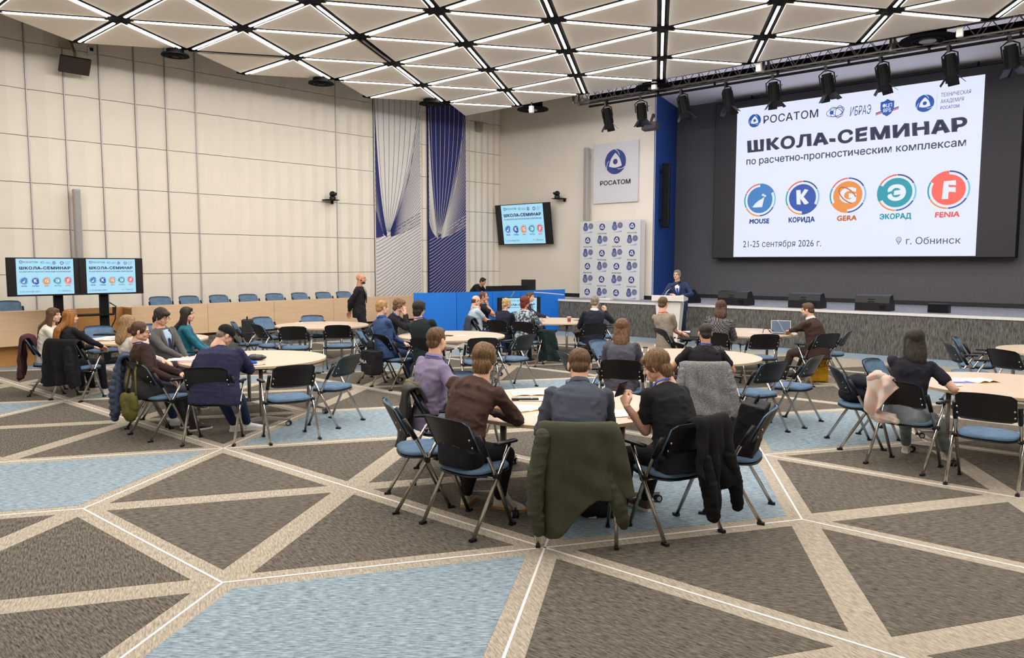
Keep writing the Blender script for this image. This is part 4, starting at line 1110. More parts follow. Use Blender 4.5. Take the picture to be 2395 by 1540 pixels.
# lectern
LX, LY = 3.78, 18.15
ang = math.atan2(E2[1], E2[0]) + .32
t = thing('lectern', 'white lectern with a slanted top in front of the stage', 'lectern', (LX, LY, 0), ang)
def box8(x0, x1, y0, y1, z0, z1, X0=None, X1=None, Y0=None, Y1=None):
    X0 = x0 if X0 is None else X0; X1 = x1 if X1 is None else X1; Y0 = y0 if Y0 is None else Y0; Y1 = y1 if Y1 is None else Y1
    return [(x0, y0, z0), (x1, y0, z0), (x1, y1, z0), (x0, y1, z0), (X0, Y0, z1), (X1, Y0, z1), (X1, Y1, z1), (X0, Y1, z1)], [(3, 2, 1, 0), (4, 5, 6, 7), (0, 1, 5, 4), (1, 2, 6, 5), (2, 3, 7, 6), (3, 0, 4, 7)]
kid('body', MB().add(*box8(-.22, .22, -.20, .20, 0.04, 1.06, -.30, .30, -.24, .22)).mesh('lectern_body', M_white), t)
kid('base', MB().box((0, 0, .02), (.62, .5, .04)).mesh('lectern_base', M_white), t)
vs, fs = box8(-.38, .38, -.32, .28, 1.08, 1.20); vs[6] = (.38, .28, 1.15); vs[7] = (-.38, .28, 1.15); vs[4] = (-.38, -.32, 1.22); vs[5] = (.38, -.32, 1.22)
bevel(kid('top', MB().add(vs, fs).mesh('lectern_top', M_white), t), .008)
m = MB()
for k in range(4): m.tube([(-.02 + .0, -.20, 1.19), (.02, -.18, 1.30), (.10, -.06, 1.42)], .008, 6)
kid('microphone_arm', MB().tube([(-.12, -.12, 1.18), (-.06, -.08, 1.30), (.06, .0, 1.42)], .010, 8).mesh('mic_arm', M_chrome, True), t)
kid('microphone', MB().tube([(.02, -.02, 1.40), (.17, .06, 1.50), (.22, .09, 1.53)], [.018, .022, .03], 10).mesh('mic', M_black, True), t)
kid('lettering', (lambda mm: (add_text(mm, 'РОСАТОМ', -.10, .10, .86, .89, 0, .01), mm.mesh('lectern_text', M_ink))[1])(MB()), t, M=Matrix(((1, 0, 0, 0), (0, 0, -1, -.232), (0, 1, 0, 0), (0, 0, 0, 1))))
# ------------------------------------------------------------------ remeshing tools
TMP = bpy.data.scenes.new('tmp'); 
def remesh(mb, vox, smooth=3, adapt=0):
    me = mb.mesh('tmp', M_black); o = bpy.data.objects.new('tmp', me); TMP.collection.objects.link(o)
    m = o.modifiers.new('r', 'REMESH'); m.mode = 'VOXEL'; m.voxel_size = vox
    if smooth: s = o.modifiers.new('s', 'SMOOTH'); s.factor = .5; s.iterations = smooth
    with bpy.context.temp_override(scene=TMP, view_layer=TMP.view_layers[0]):
        dg = bpy.context.evaluated_depsgraph_get()
    dg.update()
    e = o.evaluated_get(dg); m2 = e.to_mesh()
    n = len(m2.vertices); v = np.empty(n * 3, np.float64); m2.vertices.foreach_get('co', v); v = v.reshape(-1, 3)
    nr = np.empty(n * 3, np.float64); m2.vertex_normals.foreach_get('vector', nr); nr = nr.reshape(-1, 3)
    k = len(m2.polygons); ls = np.empty(k, np.int32); m2.polygons.foreach_get('loop_total', ls)
    li = np.empty(len(m2.loops), np.int32); m2.loops.foreach_get('vertex_index', li)
    e.to_mesh_clear(); bpy.data.objects.remove(o); bpy.data.meshes.remove(me)
    assert (ls == 4).all() if k else True
    return v, li.reshape(-1, 4), nr
def nmesh(name, parts, mats):
    """parts: list of (verts Nx3, quads/tris array, material index or array)"""
    V = np.concatenate([p[0] for p in parts]); off = 0; L = []; T = []; MI = []
    for v, f, mi in parts:
        f = np.asarray(f); L.append((f + off).ravel()); T.append(np.full(len(f), f.shape[1], np.int32)); off += len(v)
        MI.append(np.full(len(f), mi, np.int32) if np.isscalar(mi) else np.asarray(mi, np.int32))
    L = np.concatenate(L).astype(np.int32); T = np.concatenate(T); MI = np.concatenate(MI)
    me = bpy.data.meshes.new(name); me.vertices.add(len(V)); me.vertices.foreach_set('co', V.astype(np.float32).ravel())
    me.loops.add(len(L)); me.loops.foreach_set('vertex_index', L); me.polygons.add(len(T))
    me.polygons.foreach_set('loop_start', np.concatenate([[0], np.cumsum(T)[:-1]]).astype(np.int32)); me.polygons.foreach_set('loop_total', T)
    for m in mats: me.materials.append(m)
    me.polygons.foreach_set('material_index', MI); me.polygons.foreach_set('use_smooth', np.ones(len(T), bool))
    me.update(calc_edges=True); return me
def waves(v, seed, scale, n=7):
    r = np.random.RandomState(seed); s = np.zeros(len(v))
    for i in range(n):
        d = r.normal(size=3); d /= np.linalg.norm(d); k = 2 * math.pi / (scale * r.uniform(.6, 1.7))
        s += np.sin(v @ d * k + r.uniform(0, 6.28) + 1.6 * np.sin(v @ r.normal(size=3) * k * .35))
    return s / n
def arr(R): return np.array(R)
def capsule(m, a, b, ra, rb, n=14):
    a, b = Vector(a), Vector(b); d = b - a; L = d.length
    if L < 1e-4: m.ball(a, ra, n, 8); return
    q = d.to_track_quat('Z', 'Y').to_matrix(); vs = []; pr = []
    for k in range(5): t = math.pi / 2 * k / 4; pr.append((-math.cos(t) * ra, math.sin(t) * ra))
    for k in range(5): t = math.pi / 2 * k / 4; pr.append((L + math.sin(t) * rb, math.cos(t) * rb))
    for z, r in pr:
        r = max(r, 1e-4)
        for i in range(n):
            th = 2 * math.pi * i / n; vs.append(a + q @ Vector((math.cos(th) * r, math.sin(th) * r, z)))
    fs = [(j * n + i, j * n + (i + 1) % n, (j + 1) * n + (i + 1) % n, (j + 1) * n + i) for j in range(len(pr) - 1) for i in range(n)]
    fs += [tuple(range(n - 1, -1, -1)), tuple(range((len(pr) - 1) * n, len(pr) * n))]
    m.add(vs, fs)
def chain(m, pts, rs, n=14):
    for i in range(len(pts) - 1): capsule(m, pts[i], pts[i + 1], rs[i], rs[i + 1], n)
def loft(m, secs, n=24):
    """secs: (centre, right vector, forward vector, rx, ry)"""
    vs = []
    for c, r, f, rx, ry in secs:
        for i in range(n):
            t = 2 * math.pi * i / n; e = 2.35
            x = math.copysign(abs(math.cos(t)) ** (2 / e), math.cos(t)) * rx; y = math.copysign(abs(math.sin(t)) ** (2 / e), math.sin(t)) * ry
            vs.append(Vector(c) + Vector(r) * x + Vector(f) * y)
    k = len(secs); fs = [(j * n + i, j * n + (i + 1) % n, (j + 1) * n + (i + 1) % n, (j + 1) * n + i) for j in range(k - 1) for i in range(n)]
    fs += [tuple(range(n - 1, -1, -1)), tuple(range((k - 1) * n, k * n))]
    m.add(vs, fs)
def clean(mb):
    return mb

# ------------------------------------------------------------------ head, hands, shoes (built once)
def build_head(female=False):
    m = MB()
    m.ball((0, -.014, .030), (.0735, .092, .084), 24, 16)
    m.ball((0, .020, -.025), (.060, .066, .078), 24, 16)
    m.ball((0, .045, -.062), (.046, .042, .042), 16, 12)
    m.ball((0, .066, -.088), (.020, .018, .016) if not female else (.017, .016, .014), 14, 10)
    for s in (-1, 1):
        m.ball((s * .036, .052, -.028), (.024, .026, .026), 14, 10)
        m.ball((s * .048, .005, -.055), (.018, .040, .030), 14, 10)
        m.ball((s * .028, .070, .030), (.026, .012, .009), 14, 8)
        m.ball((s * .079, -.012, -.008), (.009, .019, .031), 12, 10, R=Matrix.Rotation(s * -.28, 3, 'Z'))
        m.ball((s * .080, -.008, -.032), (.008, .010, .011), 10, 8)
    chain(m, [(0, .080, .020), (0, .091, .002), (0, .103, -.018)], [.009, .010, .0135], 12)
    for s in (-1, 1): m.ball((s * .011, .093, -.020), (.009, .011, .008), 10, 8)
    m.ball((0, .087, -.046), (.022, .010, .007), 14, 8); m.ball((0, .085, -.057), (.018, .010, .008), 14, 8)
    capsule(m, (0, -.022, -.03), (0, -.034, -.175), .056 if not female else .048, .058 if not female else .050, 20)
    v, f, nr = remesh(m, .0052, 2)
    c = v[f].mean(1)
    mi = np.zeros(len(f), int)
    mi[((c[:, 0] / .024) ** 2 + ((c[:, 2] + .0515) / .0105) ** 2 < 1) & (c[:, 1] > .074)] = 1
    parts = [(v, f, mi)]
    ex = MB()
    for s in (-1, 1):
        ex.ball((s * .031, .0685, .006), (.0135, .012, .0085), 12, 8, mi=2)
        ex.ball((s * .031, .0785, .006), (.0058, .004, .0058), 10, 6, mi=3)
        ex.tube([(s * .014, .0885, .029), (s * .032, .0865, .034), (s * .050, .070, .029)], [.0035, .0048, .002], 6, mi=4)
        ex.tube([(s * .017, .078, .013), (s * .031, .083, .0165), (s * .046, .071, .012)], .0026, 6, mi=0)
    return parts, ex
def build_hand(curl=.5, spread=1.0, thumb=.3, hold=False):
    """right hand, wrist at the origin, fingers along +y, back of the hand +z, thumb towards -x"""
    m = MB()
    loft(m, [((0, -.012, 0), (1, 0, 0), (0, 0, 1), .026, .019), ((0, .02, 0), (1, 0, 0), (0, 0, 1), .030, .018), ((0, .055, .001), (1, 0, 0), (0, 0, 1), .040, .016), ((0, .088, 0), (1, 0, 0), (0, 0, 1), .042, .013)], 18)
    for x, y, L, r in ((-.032, .086, .078, .0092), (-.011, .092, .088, .0095), (.010, .088, .082, .0090), (.031, .080, .064, .0080)):
        a = rad(8); p = Vector((x, y - .012, 0)); pts = [p]; d = Vector(((x + 0.0) * .6 * spread, 1, 0)).normalized()
        for k, fr in enumerate((.46, .30, .24)):
            a += curl * (rad(38) if k == 0 else rad(52))
            dd = Vector((d.x * math.cos(a), d.y * math.cos(a), -math.sin(a)))
            if k == 0: dd = Vector((d.x, d.y * math.cos(a * .8), -math.sin(a * .8)))
            pts.append(pts[-1] + dd.normalized() * L * fr + (dd.normalized() * .012 if k == 0 else Vector()))
        chain(m, pts, [r * 1.08, r * 1.02, r * .94, r * .82], 10)
    t = thumb
    chain(m, [(-.022, .020, -.004), (-.044 - .006 * (1 - t), .046, -.014 - .012 * t), (-.052 + .014 * t, .075, -.024 - .016 * t), (-.048 + .028 * t, .098, -.028 - .016 * t)], [.017, .0125, .0108, .0088], 10)
    v, f, nr = remesh(m, .0050, 1)
    return v, f
HEADS = {False: build_head(False), True: build_head(True)}
HANDS = {'flat': build_hand(.10, 1, .1), 'relax': build_hand(.45, .8, .35), 'curl': build_hand(.95, .5, .7), 'fist': build_hand(1.35, .3, .9)}
def build_shoe():
    m = MB()
    loft(m, [((0, -.075, .030), (1, 0, 0), (0, 0, 1), .028, .026), ((0, -.04, .042), (1, 0, 0), (0, 0, 1), .036, .040), ((0, .03, .044), (1, 0, 0), (0, 0, 1), .040, .040), ((0, .09, .036), (1, 0, 0), (0, 0, 1), .046, .032), ((0, .15, .027), (1, 0, 0), (0, 0, 1), .045, .023), ((0, .185, .020), (1, 0, 0), (0, 0, 1), .030, .014)], 18)
    loft(m, [((0, -.035, .05), (1, 0, 0), (0, 1, 0), .034, .042), ((0, -.030, .095), (1, 0, 0), (0, 1, 0), .038, .046)], 16)
    v, f, nr = remesh(m, .0075, 2)
    s = MB(); prof = [(-.085, .028), (-.04, .040), (.03, .042), (.10, .050), (.16, .047), (.20, .028)]
    P = [(-w, y) for y, w in prof] + [(w, y) for y, w in prof[::-1]]
    s.prism(P, 0.0, .022)
    return v, f, s
SHOE = build_shoe()

SKIN = {'light': fabric('skin_light', (226, 180, 154), .55, .03, .05), 'fair': fabric('skin_fair', (228, 182, 158), .55, .03, .05), 'tan': fabric('skin_tan', (200, 148, 118), .55, .03, .05)}
M_lip = mat('lips', srgb(186, 112, 100), .5); M_eye = mat('eye_white', srgb(226, 222, 216), .3); M_iris = mat('iris', srgb(56, 44, 38), .3)
def hairmat(name, rgb, hi=None):
    return mat('hair_' + name, srgb(*rgb), .55, 0, .45, 26, .5, 120, stretch=(3.2, 3.2, .35), spec=.35)
HAIRM = {'brown': hairmat('brown', (96, 70, 48)), 'light_brown': hairmat('light_brown', (118, 90, 62)), 'dark': hairmat('dark', (46, 38, 34)), 'black': hairmat('black', (34, 30, 30)),
         'blond': hairmat('blond', (196, 164, 112)), 'dark_blond': hairmat('dark_blond', (150, 118, 80)), 'copper': hairmat('copper', (150, 98, 48)), 'red': hairmat('red', (112, 46, 28)),
         'chestnut': hairmat('chestnut', (110, 78, 54)), 'auburn': hairmat('auburn', (84, 58, 46)), 'grey': hairmat('grey', (134, 124, 112)), 'sandy': hairmat('sandy', (172, 132, 84))}
def hair_mesh(style, mats, seed, Rh, hc, near):
    m = MB(); B = m.ball; amp = .0035; vox = .0065 if near else .009
    if style in ('short', 'buzz'):
        k = .0 if style == 'short' else -.004
        B((0, -.020, .037), (.0815 + k, .094 + k, .086 + k), 24, 16); B((0, -.058, -.022), (.066 + k, .050, .056), 18, 12)
        for s in (-1, 1): B((s * .063, -.004, .016), (.018 + k, .040, .032), 12, 8)
        if style == 'short': B((0, .040, .085), (.054, .040, .030), 16, 10)
        else: amp = .001
    elif style == 'mop':
        B((0, -.024, .040), (.090, .102, .091), 24, 16); B((0, -.060, -.045), (.075, .052, .072), 18, 12)
        for s in (-1, 1): B((s * .070, -.010, .008), (.022, .058, .050), 14, 10)
        B((0, .048, .070), (.070, .044, .034), 16, 10); amp = .006
    elif style == 'curly':
        B((0, -.022, .044), (.096, .106, .094), 24, 16); B((0, -.066, -.036), (.078, .052, .066), 18, 12)
        for s in (-1, 1): B((s * .074, -.012, .010), (.024, .056, .050), 14, 10)
        B((0, .052, .078), (.068, .044, .036), 16, 10); amp = .010
    elif style in ('bob', 'shoulder', 'long', 'verylong'):
        B((0, -.022, .038), (.087, .099, .090), 24, 16)
        bot = {'bob': -.135, 'shoulder': -.19, 'long': -.36, 'verylong': -.44}[style]
        n = 13
        for i in range(n):
            e = i / (n - 1); z = .0 + (bot) * e
            w = .086 + .012 * math.sin(e * 2.6) if style in ('bob', 'shoulder') else .086 - .022 * max(0, e - .45)
            B((0, -.060 - .030 * min(1, e * 1.3) - (.02 * e + .085 * min(1, max(0, (e - .28) / .3)) if bot < -.3 else .03 * max(0, e - .5)), z), (w, .044, .05 + .01 * (bot < -.3)), 18, 10)
        for s in (-1, 1):
            k = 9; zb = max(bot + .02, -.20)
            for i in range(k):
                e = i / (k - 1); B((s * (.072 + .008 * e), -.012 - .012 * e, .02 + (zb - .02) * e), (.022, .046, .045), 12, 8)
        B((0, .040, .088), (.050, .036, .026), 16, 10); amp = .003
    elif style in ('bun', 'clip'):
        B((0, -.022, .036), (.082, .096, .087), 24, 16); B((0, -.060, -.018), (.070, .046, .052), 18, 12)
        for s in (-1, 1): B((s * .060, .012, .022), (.020, .040, .036), 12, 8)
        if style == 'bun': B((0, -.118, -.005), (.038, .032, .038), 16, 10); B((.01, -.128, .012), (.026, .022, .022), 12, 8)
        else: B((0, -.098, -.045), (.026, .026, .040), 14, 10); B((0, -.100, -.085), (.018, .016, .045), 12, 8)
    elif style == 'balding':
        B((0, -.030, .004), (.0815, .086, .052), 24, 14); B((0, -.055, -.026), (.066, .052, .046), 16, 10); amp = .001
    elif style == 'beard':
        B((0, .040, -.070), (.056, .048, .036), 20, 12); B((0, .068, -.086), (.026, .024, .020), 12, 10); B((0, .0865, -.038), (.026, .009, .006), 12, 8)
        for s in (-1, 1): B((s * .052, .012, -.045), (.014, .026, .040), 12, 8)
        amp = .0005
    v, f, nr = remesh(m, vox, 6 if style in ('shoulder', 'bob', 'long', 'verylong') else 2)
    az = np.arctan2(v[:, 0], -v[:, 1]); r = np.random.RandomState(seed)
    st = np.sin(az * 31 + 4 * np.sin(v[:, 2] * 22 + seed) + 3 * waves(v, seed, .10)) * .55 + np.sin(az * 53 + 5 * waves(v, seed + 1, .08)) * .45
    v = v + nr * (st * amp * .5 + waves(v, seed + 2, .05) * amp)[:, None]
    if style in ('mop', 'shoulder', 'bob', 'long', 'verylong'):     # loose uneven ends
        low = v[:, 2] < (v[:, 2].min() + .03); v[low, 2] -= (np.abs(np.sin(az[low] * 17 + seed)) * .016)
    v = v @ arr(Rh).T + np.array(hc)
    return nmesh('hair', [(v, f, 0)], mats)

def ik(S, T, l1, l2, pole):
    S, T = Vector(S), Vector(T); d = T - S; L = min(d.length, (l1 + l2) * .985); d.normalize(); T = S + d * L
    a = (l1 * l1 - l2 * l2 + L * L) / (2 * L); h = math.sqrt(max(l1 * l1 - a * a, 1e-6))
    p = Vector(pole); p = (p - d * p.dot(d)).normalized()
    return S + d * a + p * h, T
V3 = Vector
def person(label, loc, yaw, seat=True, lean=5, tw=0, side=0, head=(0, 0, 0), LH=(-.16, .22, .60), RH=(.16, .22, .60), Lp=(-.6, -.6, -.8), Rp=(.6, -.6, -.8),
           LF=(-.12, .42, 0), RF=(.12, .42, 0), Lt=0, Rt=0, build=1.0, sc=1.0, skin='light', hair='short', hairc='brown', female=False, top=None, sleeve='long', bottom=None, shoes=None, sole=None,
           near=False, hands=('relax', 'relax'), palm=((0, 0, -1), (0, 0, -1)), hdir=(None, None), extra=None, hip=None, seed=1, hem=.10, zoff=0, fold=1.0, top_label=None, ht=None):
    root = thing('person', label, 'person', (loc[0], loc[1], zoff), rad(yaw - 90)); root.scale = (sc, sc, sc)
    fw = lambda a, s=0: V3((math.sin(rad(s)), math.sin(rad(a)) * math.cos(rad(s)), math.cos(rad(a)) * math.cos(rad(s))))
    P = V3(hip or ((0, -.075, .575) if seat else (0, 0, .93)))
    r0 = V3((1, 0, 0)); c, s_ = math.cos(rad(tw)), math.sin(rad(tw)); rS = V3((c, s_, 0)); hy, hp, hr = head
    Rh = Matrix.Rotation(rad(tw + hy), 3, 'Z') @ Matrix.Rotation(rad(hr), 3, 'Y') @ Matrix.Rotation(rad(-hp), 3, 'X')
    def spine(lean, side):
        M_ = P + fw(lean * .55, side * .7) * .27; N = M_ + fw(lean * 1.35, side * 1.1) * .255; up = (N - M_).normalized()
        return M_, N, up, N + up * .097 + V3((0, 0, 1)) * .068 + (Rh @ V3((0, 1, 0))) * .028
    M_, N, up, hc = spine(lean, side)
    if ht:
        a = rad(yaw - 90); ca, sa = math.cos(a), math.sin(a)
        for it in range(3):
            T = (hc + Rh @ V3((0, -.015, .122))) * sc; wx = root.location.x + T.x * ca - T.y * sa; wy = root.location.y + T.x * sa + T.y * ca
            q = AT(ht[0], ht[1], wy); dx = q.x - wx
            if it == 0: root.location.x += max(-.08, min(.08, dx * .35))
            elif it == 1:
                side += math.degrees(max(-.22, min(.22, dx * ca / .62))); lean += math.degrees(max(-.22, min(.22, -dx * sa / .62))); M_, N, up, hc = spine(lean, side)
            else:
                root.location.x += max(-.10, min(.10, dx)); k = max(.93, min(1.08, (q.z - zoff) / T.z)); sc *= k; root.scale = (sc, sc, sc)
    def fr(upv, rv):
        rv = (rv - upv * rv.dot(upv)).normalized(); return rv, upv.cross(rv)
    upL = (M_ - P).normalized()
    rP, fP = fr(upL, r0); rM, fM = fr(upL, (r0 + rS).normalized()); rN, fN = fr(up, rS)
    sw = .180 * (build ** .5) * (.90 if female else 1.0)
    SL = N - up * .068 - rN * sw; SR = N - up * .068 + rN * sw
    l1, l2 = .285, .255
    if LH[0] == 'face': LH = tuple(hc + Rh @ V3(LH[1:]))
    if RH[0] == 'face': RH = tuple(hc + Rh @ V3(RH[1:]))
    EL, WL = ik(SL, LH, l1, l2, Lp); ER, WR = ik(SR, RH, l1, l2, Rp)
    HL, HR = P - rP * .095, P + rP * .095
    t1_, t2_ = .425, .42
    AL, AR = V3((LF[0], LF[1], LF[2] + .09)), V3((RF[0], RF[1], RF[2] + .09))
    KL, AL = ik(HL, AL, t1_, t2_, (-.18, 1, .5) if seat else (0, 1, .0)); KR, AR = ik(HR, AR, t1_, t2_, (.18, 1, .5) if seat else (0, 1, .0))
    b = build
    # torso sections
    wf = (.93 if female else 1.0)
    def torso(k, bot=-.10, top_=True, hemz=None):
        S_ = [(P + upL * bot, rP, fP, (.165 * b * wf + k), (.120 * b + k)), (P, rP, fP, .172 * b * (1.04 if female else 1) + k, .125 * b + k),
              (P + upL * .14, rP, fP, .148 * b * wf + k, .112 * b + k), (M_, rM, fM, .152 * b * wf + k, .108 * b + k), (M_ + up * .11, rN, fN, .165 * b * wf + k, .112 * b + k),
              (M_ + up * .185, rN, fN, .158 * b * wf + k, .098 * b ** .5 + k), (N - up * .018, rN, fN, .110 * wf + k, .074 + k * .8), (N + up * .012, rN, fN, .060 + k, .058 + k * .8)]
        if bot > -.03: S_.pop(1)
        return S_
    # ---- body (skin)
    m = MB(); loft(m, torso(-.006))
    capsule(m, N - up * .03, hc - (Rh @ V3((0, .03, .07))), .052 if not female else .046, .050 if not female else .045, 16)
    for S, E, W in ((SL, EL, WL), (SR, ER, WR)):
        chain(m, [S, E, W], [.050 * b ** .4, .040, .0265])
    for Hh, K, A in ((HL, KL, AL), (HR, KR, AR)):
        chain(m, [Hh, K, A], [.078 * b ** .5, .053, .036]); capsule(m, A, A + V3((0, .02, -.04)), .036, .034)
    v, f, nr = remesh(m, .0125 if near else .016, 3)
    parts = [(v, f, 0)]
    hp_, ex = HEADS[female]
    Rn = arr(Rh)
    for vv, ff, mi in hp_: parts.append((vv @ Rn.T + np.array(hc), ff, mi))
    ev = np.array([tuple(x) for x in ex.v]) @ Rn.T + np.array(hc)
    q4 = [i for i, x in enumerate(ex.f) if len(x) == 4]; q3 = [i for i, x in enumerate(ex.f) if len(x) == 3]
    parts.append((ev, [ex.f[i] for i in q4], [ex.mi[i] for i in q4])); parts.append((ev, [ex.f[i] for i in q3], [ex.mi[i] for i in q3]))
    for side_, W, E, hd, pm, dr in ((-1, WL, EL, hands[0], palm[0], hdir[0]), (1, WR, ER, hands[1], palm[1], hdir[1])):
        if hd is None: continue
        y = V3(dr).normalized() if dr else (W - E).normalized()
        z = -V3(pm); z = (z - y * z.dot(y)).normalized(); x = y.cross(z)
        hv, hf = HANDS[hd]; hv = hv.copy(); ff = hf
        if side_ < 0: hv[:, 0] *= -1; ff = hf[:, ::-1]
        Rm = np.column_stack([x, y, z]); parts.append((hv @ Rm.T + np.array(W), ff, 0))
    hm = HAIRM[hairc]
    body = kid('body', nmesh('body', parts, [SKIN[skin], M_lip, M_eye, M_iris, hm]), root)
    # ---- clothing
    vx = .010 if near else .0145
    if top:
        m = MB(); k = .017; loft(m, torso(k, -hem))
        if sleeve:
            for S, E, W in ((SL, EL, WL), (SR, ER, WR)):
                e = .050 * b ** .35; capsule(m, N - up * .075 + (S - N) * .5, S, .060 * b ** .4, e, 16)
                if sleeve == 'long': chain(m, [S, E, W + (E - W).normalized() * .015], [e + .006, .054 * b ** .3, .037])
                elif sleeve == 'rolled': chain(m, [S, E, E + (W - E) * .38], [e + .006, .054, .050])
                elif sleeve == 'short': chain(m, [S, S + (E - S) * .60], [e + .007, .062])
                elif sleeve == 'puff': chain(m, [S, E, W], [e + .012, .066, .048])
        v, f, nr = remesh(m, vx, 3)
        # folds: broad drape plus tighter creases near waist and elbows
        zrel = (v[:, 2] - P.z)
        d = waves(v * [1, 1, 1.6], seed * 7 + 1, .16) * .007 + np.maximum(0, waves(v * [.9, .9, 1.5], seed * 7 + 6, .10)) ** 2 * .022 - .002 + waves(v * [.5, .5, 2.2], seed * 7 + 2, .07) * .006 * np.exp(-((zrel - .10) / .14) ** 2) * 1.6
        for E in (EL, ER):
            q = np.exp(-(((v - np.array(E)) ** 2).sum(1)) / .012); d += q * waves(v, seed + 5, .045) * .005
        q = np.exp(-(((v - np.array(N - up * .15)) ** 2).sum(1)) / .05); d += q * waves(v * [2, 1, .6], seed + 8, .12) * .003
        v = v + nr * (d * fold)[:, None]
        o = kid('top', nmesh('top', [(v, f, 0)], [top]), root)
        if top_label: o['label'] = top_label
    if bottom:
        m = MB(); k = .010
        if hem > .04: loft(m, [(P - upL * .105, rP, fP, .150 * b, .105 * b), (P, rP, fP, .170 * b + k * .5, .122 * b + k * .5), (P + upL * .09, rP, fP, .145 * b * wf, .102 * b)])
        else: loft(m, [(P - upL * .125, rP, fP, .165 * b, .120 * b), (P - upL * .07, rP, fP, .184 * b, .140 * b), (P, rP, fP, .192 * b, .146 * b), (P + upL * .09, rP, fP, .170 * b * wf, .132 * b), (P + upL * .13, rP, fP, .150 * b * wf, .112 * b)])
        for Hh, K, A in ((HL, KL, AL), (HR, KR, AR)): chain(m, [Hh, K, A + (K - A).normalized() * .03], [.092 * b ** .5, .070, .050])
        v, f, nr = remesh(m, vx, 3)
        d = waves(v, seed * 3 + 4, .13) * .004
        for K in (KL, KR): d += np.exp(-(((v - np.array(K)) ** 2).sum(1)) / .015) * waves(v, seed + 9, .05) * .005
        v = v + nr * d[:, None]; kid('trousers', nmesh('trousers', [(v, f, 0)], [bottom]), root)
    if shoes:
        sv, sf, ss = SHOE
        for A, Ft, tt in ((AL, LF, Lt), (AR, RF, Rt)):
            R = Matrix.Rotation(rad(tt), 4, 'Z'); Mx = Matrix.Translation((A.x, A.y, A.z - .09)) @ R
            if not seat or True:
                o = kid('shoe', nmesh('shoe', [(sv + np.array([0, .03, 0]), sf, 0)], [shoes]), root, M=Mx)
                s2_ = MB(); s2_.v = [(x, y + .03, z) for x, y, z in ss.v]; s2_.f = ss.f; s2_.mi = ss.mi
                kid('sole', s2_.mesh('sole', sole or M_white), o)
    if hair:
        for j, st in enumerate(hair.split('+')):
            o = kid('hair' if st != 'beard' else 'beard', hair_mesh(st, [hm], seed * 13 + j, Rh, hc, near), root)
    fr_ = dict(root=root, N=N, up=up, rN=rN, fN=fN, Rh=Rh, hc=hc, P=P, M=M_, SL=SL, SR=SR, WL=WL, WR=WR, EL=EL, ER=ER)
    for e in (extra or []): e(fr_)
    return fr_
def HM(fr, p): return fr['hc'] + fr['Rh'] @ V3(p)
def lanyard(m_=None, badge=True):
    def fn(fr):
        N, up, r, f = fr['N'], fr['up'], fr['rN'], fr['fN']; m = MB(); pts = []
        for k in range(21):
            t = math.pi * (k / 20) ; a = math.pi * 1.06 + (math.pi * .88) * k / 20
            pts.append(N + up * (.024 - .0 * k) + r * math.cos(a) * .078 + f * math.sin(a) * .076)
        ch = fr['M'] + up * .08 + f * .145
        pts = [ch - r * .012, N - up * .09 - r * .065 + f * .108, N - up * .03 - r * .075 + f * .085] + pts + [N - up * .03 + r * .075 + f * .085, N - up * .09 + r * .065 + f * .108, ch + r * .012]
        m.tube(pts, .0085, 6, flat=.35)
        kid('lanyard', m.mesh('lanyard', m_ or MATS['lanyard_blue'], True), fr['root'])
    return fn
mat('lanyard_blue', srgb(42, 84, 190), .6); mat('lanyard_orange', srgb(226, 96, 56), .6)
def collar(m_, h=.034):
    def fn(fr):
        N, up, r, f = fr['N'], fr['up'], fr['rN'], fr['fN']; m = MB(); a_, b_ = [], []
        for k in range(19):
            t = math.pi * (.62 + 1.76 * k / 18)
            c0 = N + up * .012 + r * math.cos(t) * .074 + f * (math.sin(t) * .070); c1 = N + up * (.012 + h) + r * math.cos(t) * .064 + f * (math.sin(t) * .062)
            a_.append([c0, c1, c1 + (c1 - N).normalized() * .006, c0 + r * math.cos(t) * .014 + f * math.sin(t) * .014 - up * .012])
        m.grid(a_); o = kid('collar', m.mesh('collar', m_, True), fr['root']); s = o.modifiers.new('s', 'SOLIDIFY'); s.thickness = .003
    return fn
def glasses(m_=None):
    def fn(fr):
        m = MB()
        for s in (-1, 1):
            pts = [HM(fr, (s * .032 + math.cos(t) * .023, .094, .004 + math.sin(t) * .016)) for t in [2 * math.pi * k / 14 for k in range(15)]]
            m.tube(pts, .0018, 5); m.tube([HM(fr, (s * .055, .092, .008)), HM(fr, (s * .076, .05, .010)), HM(fr, (s * .080, -.005, .008))], .0018, 5)
        m.tube([HM(fr, (-.009, .096, .006)), HM(fr, (.009, .096, .006))], .0018, 5)
        kid('glasses', m.mesh('glasses', m_ or M_black, True), fr['root'])
    return fn
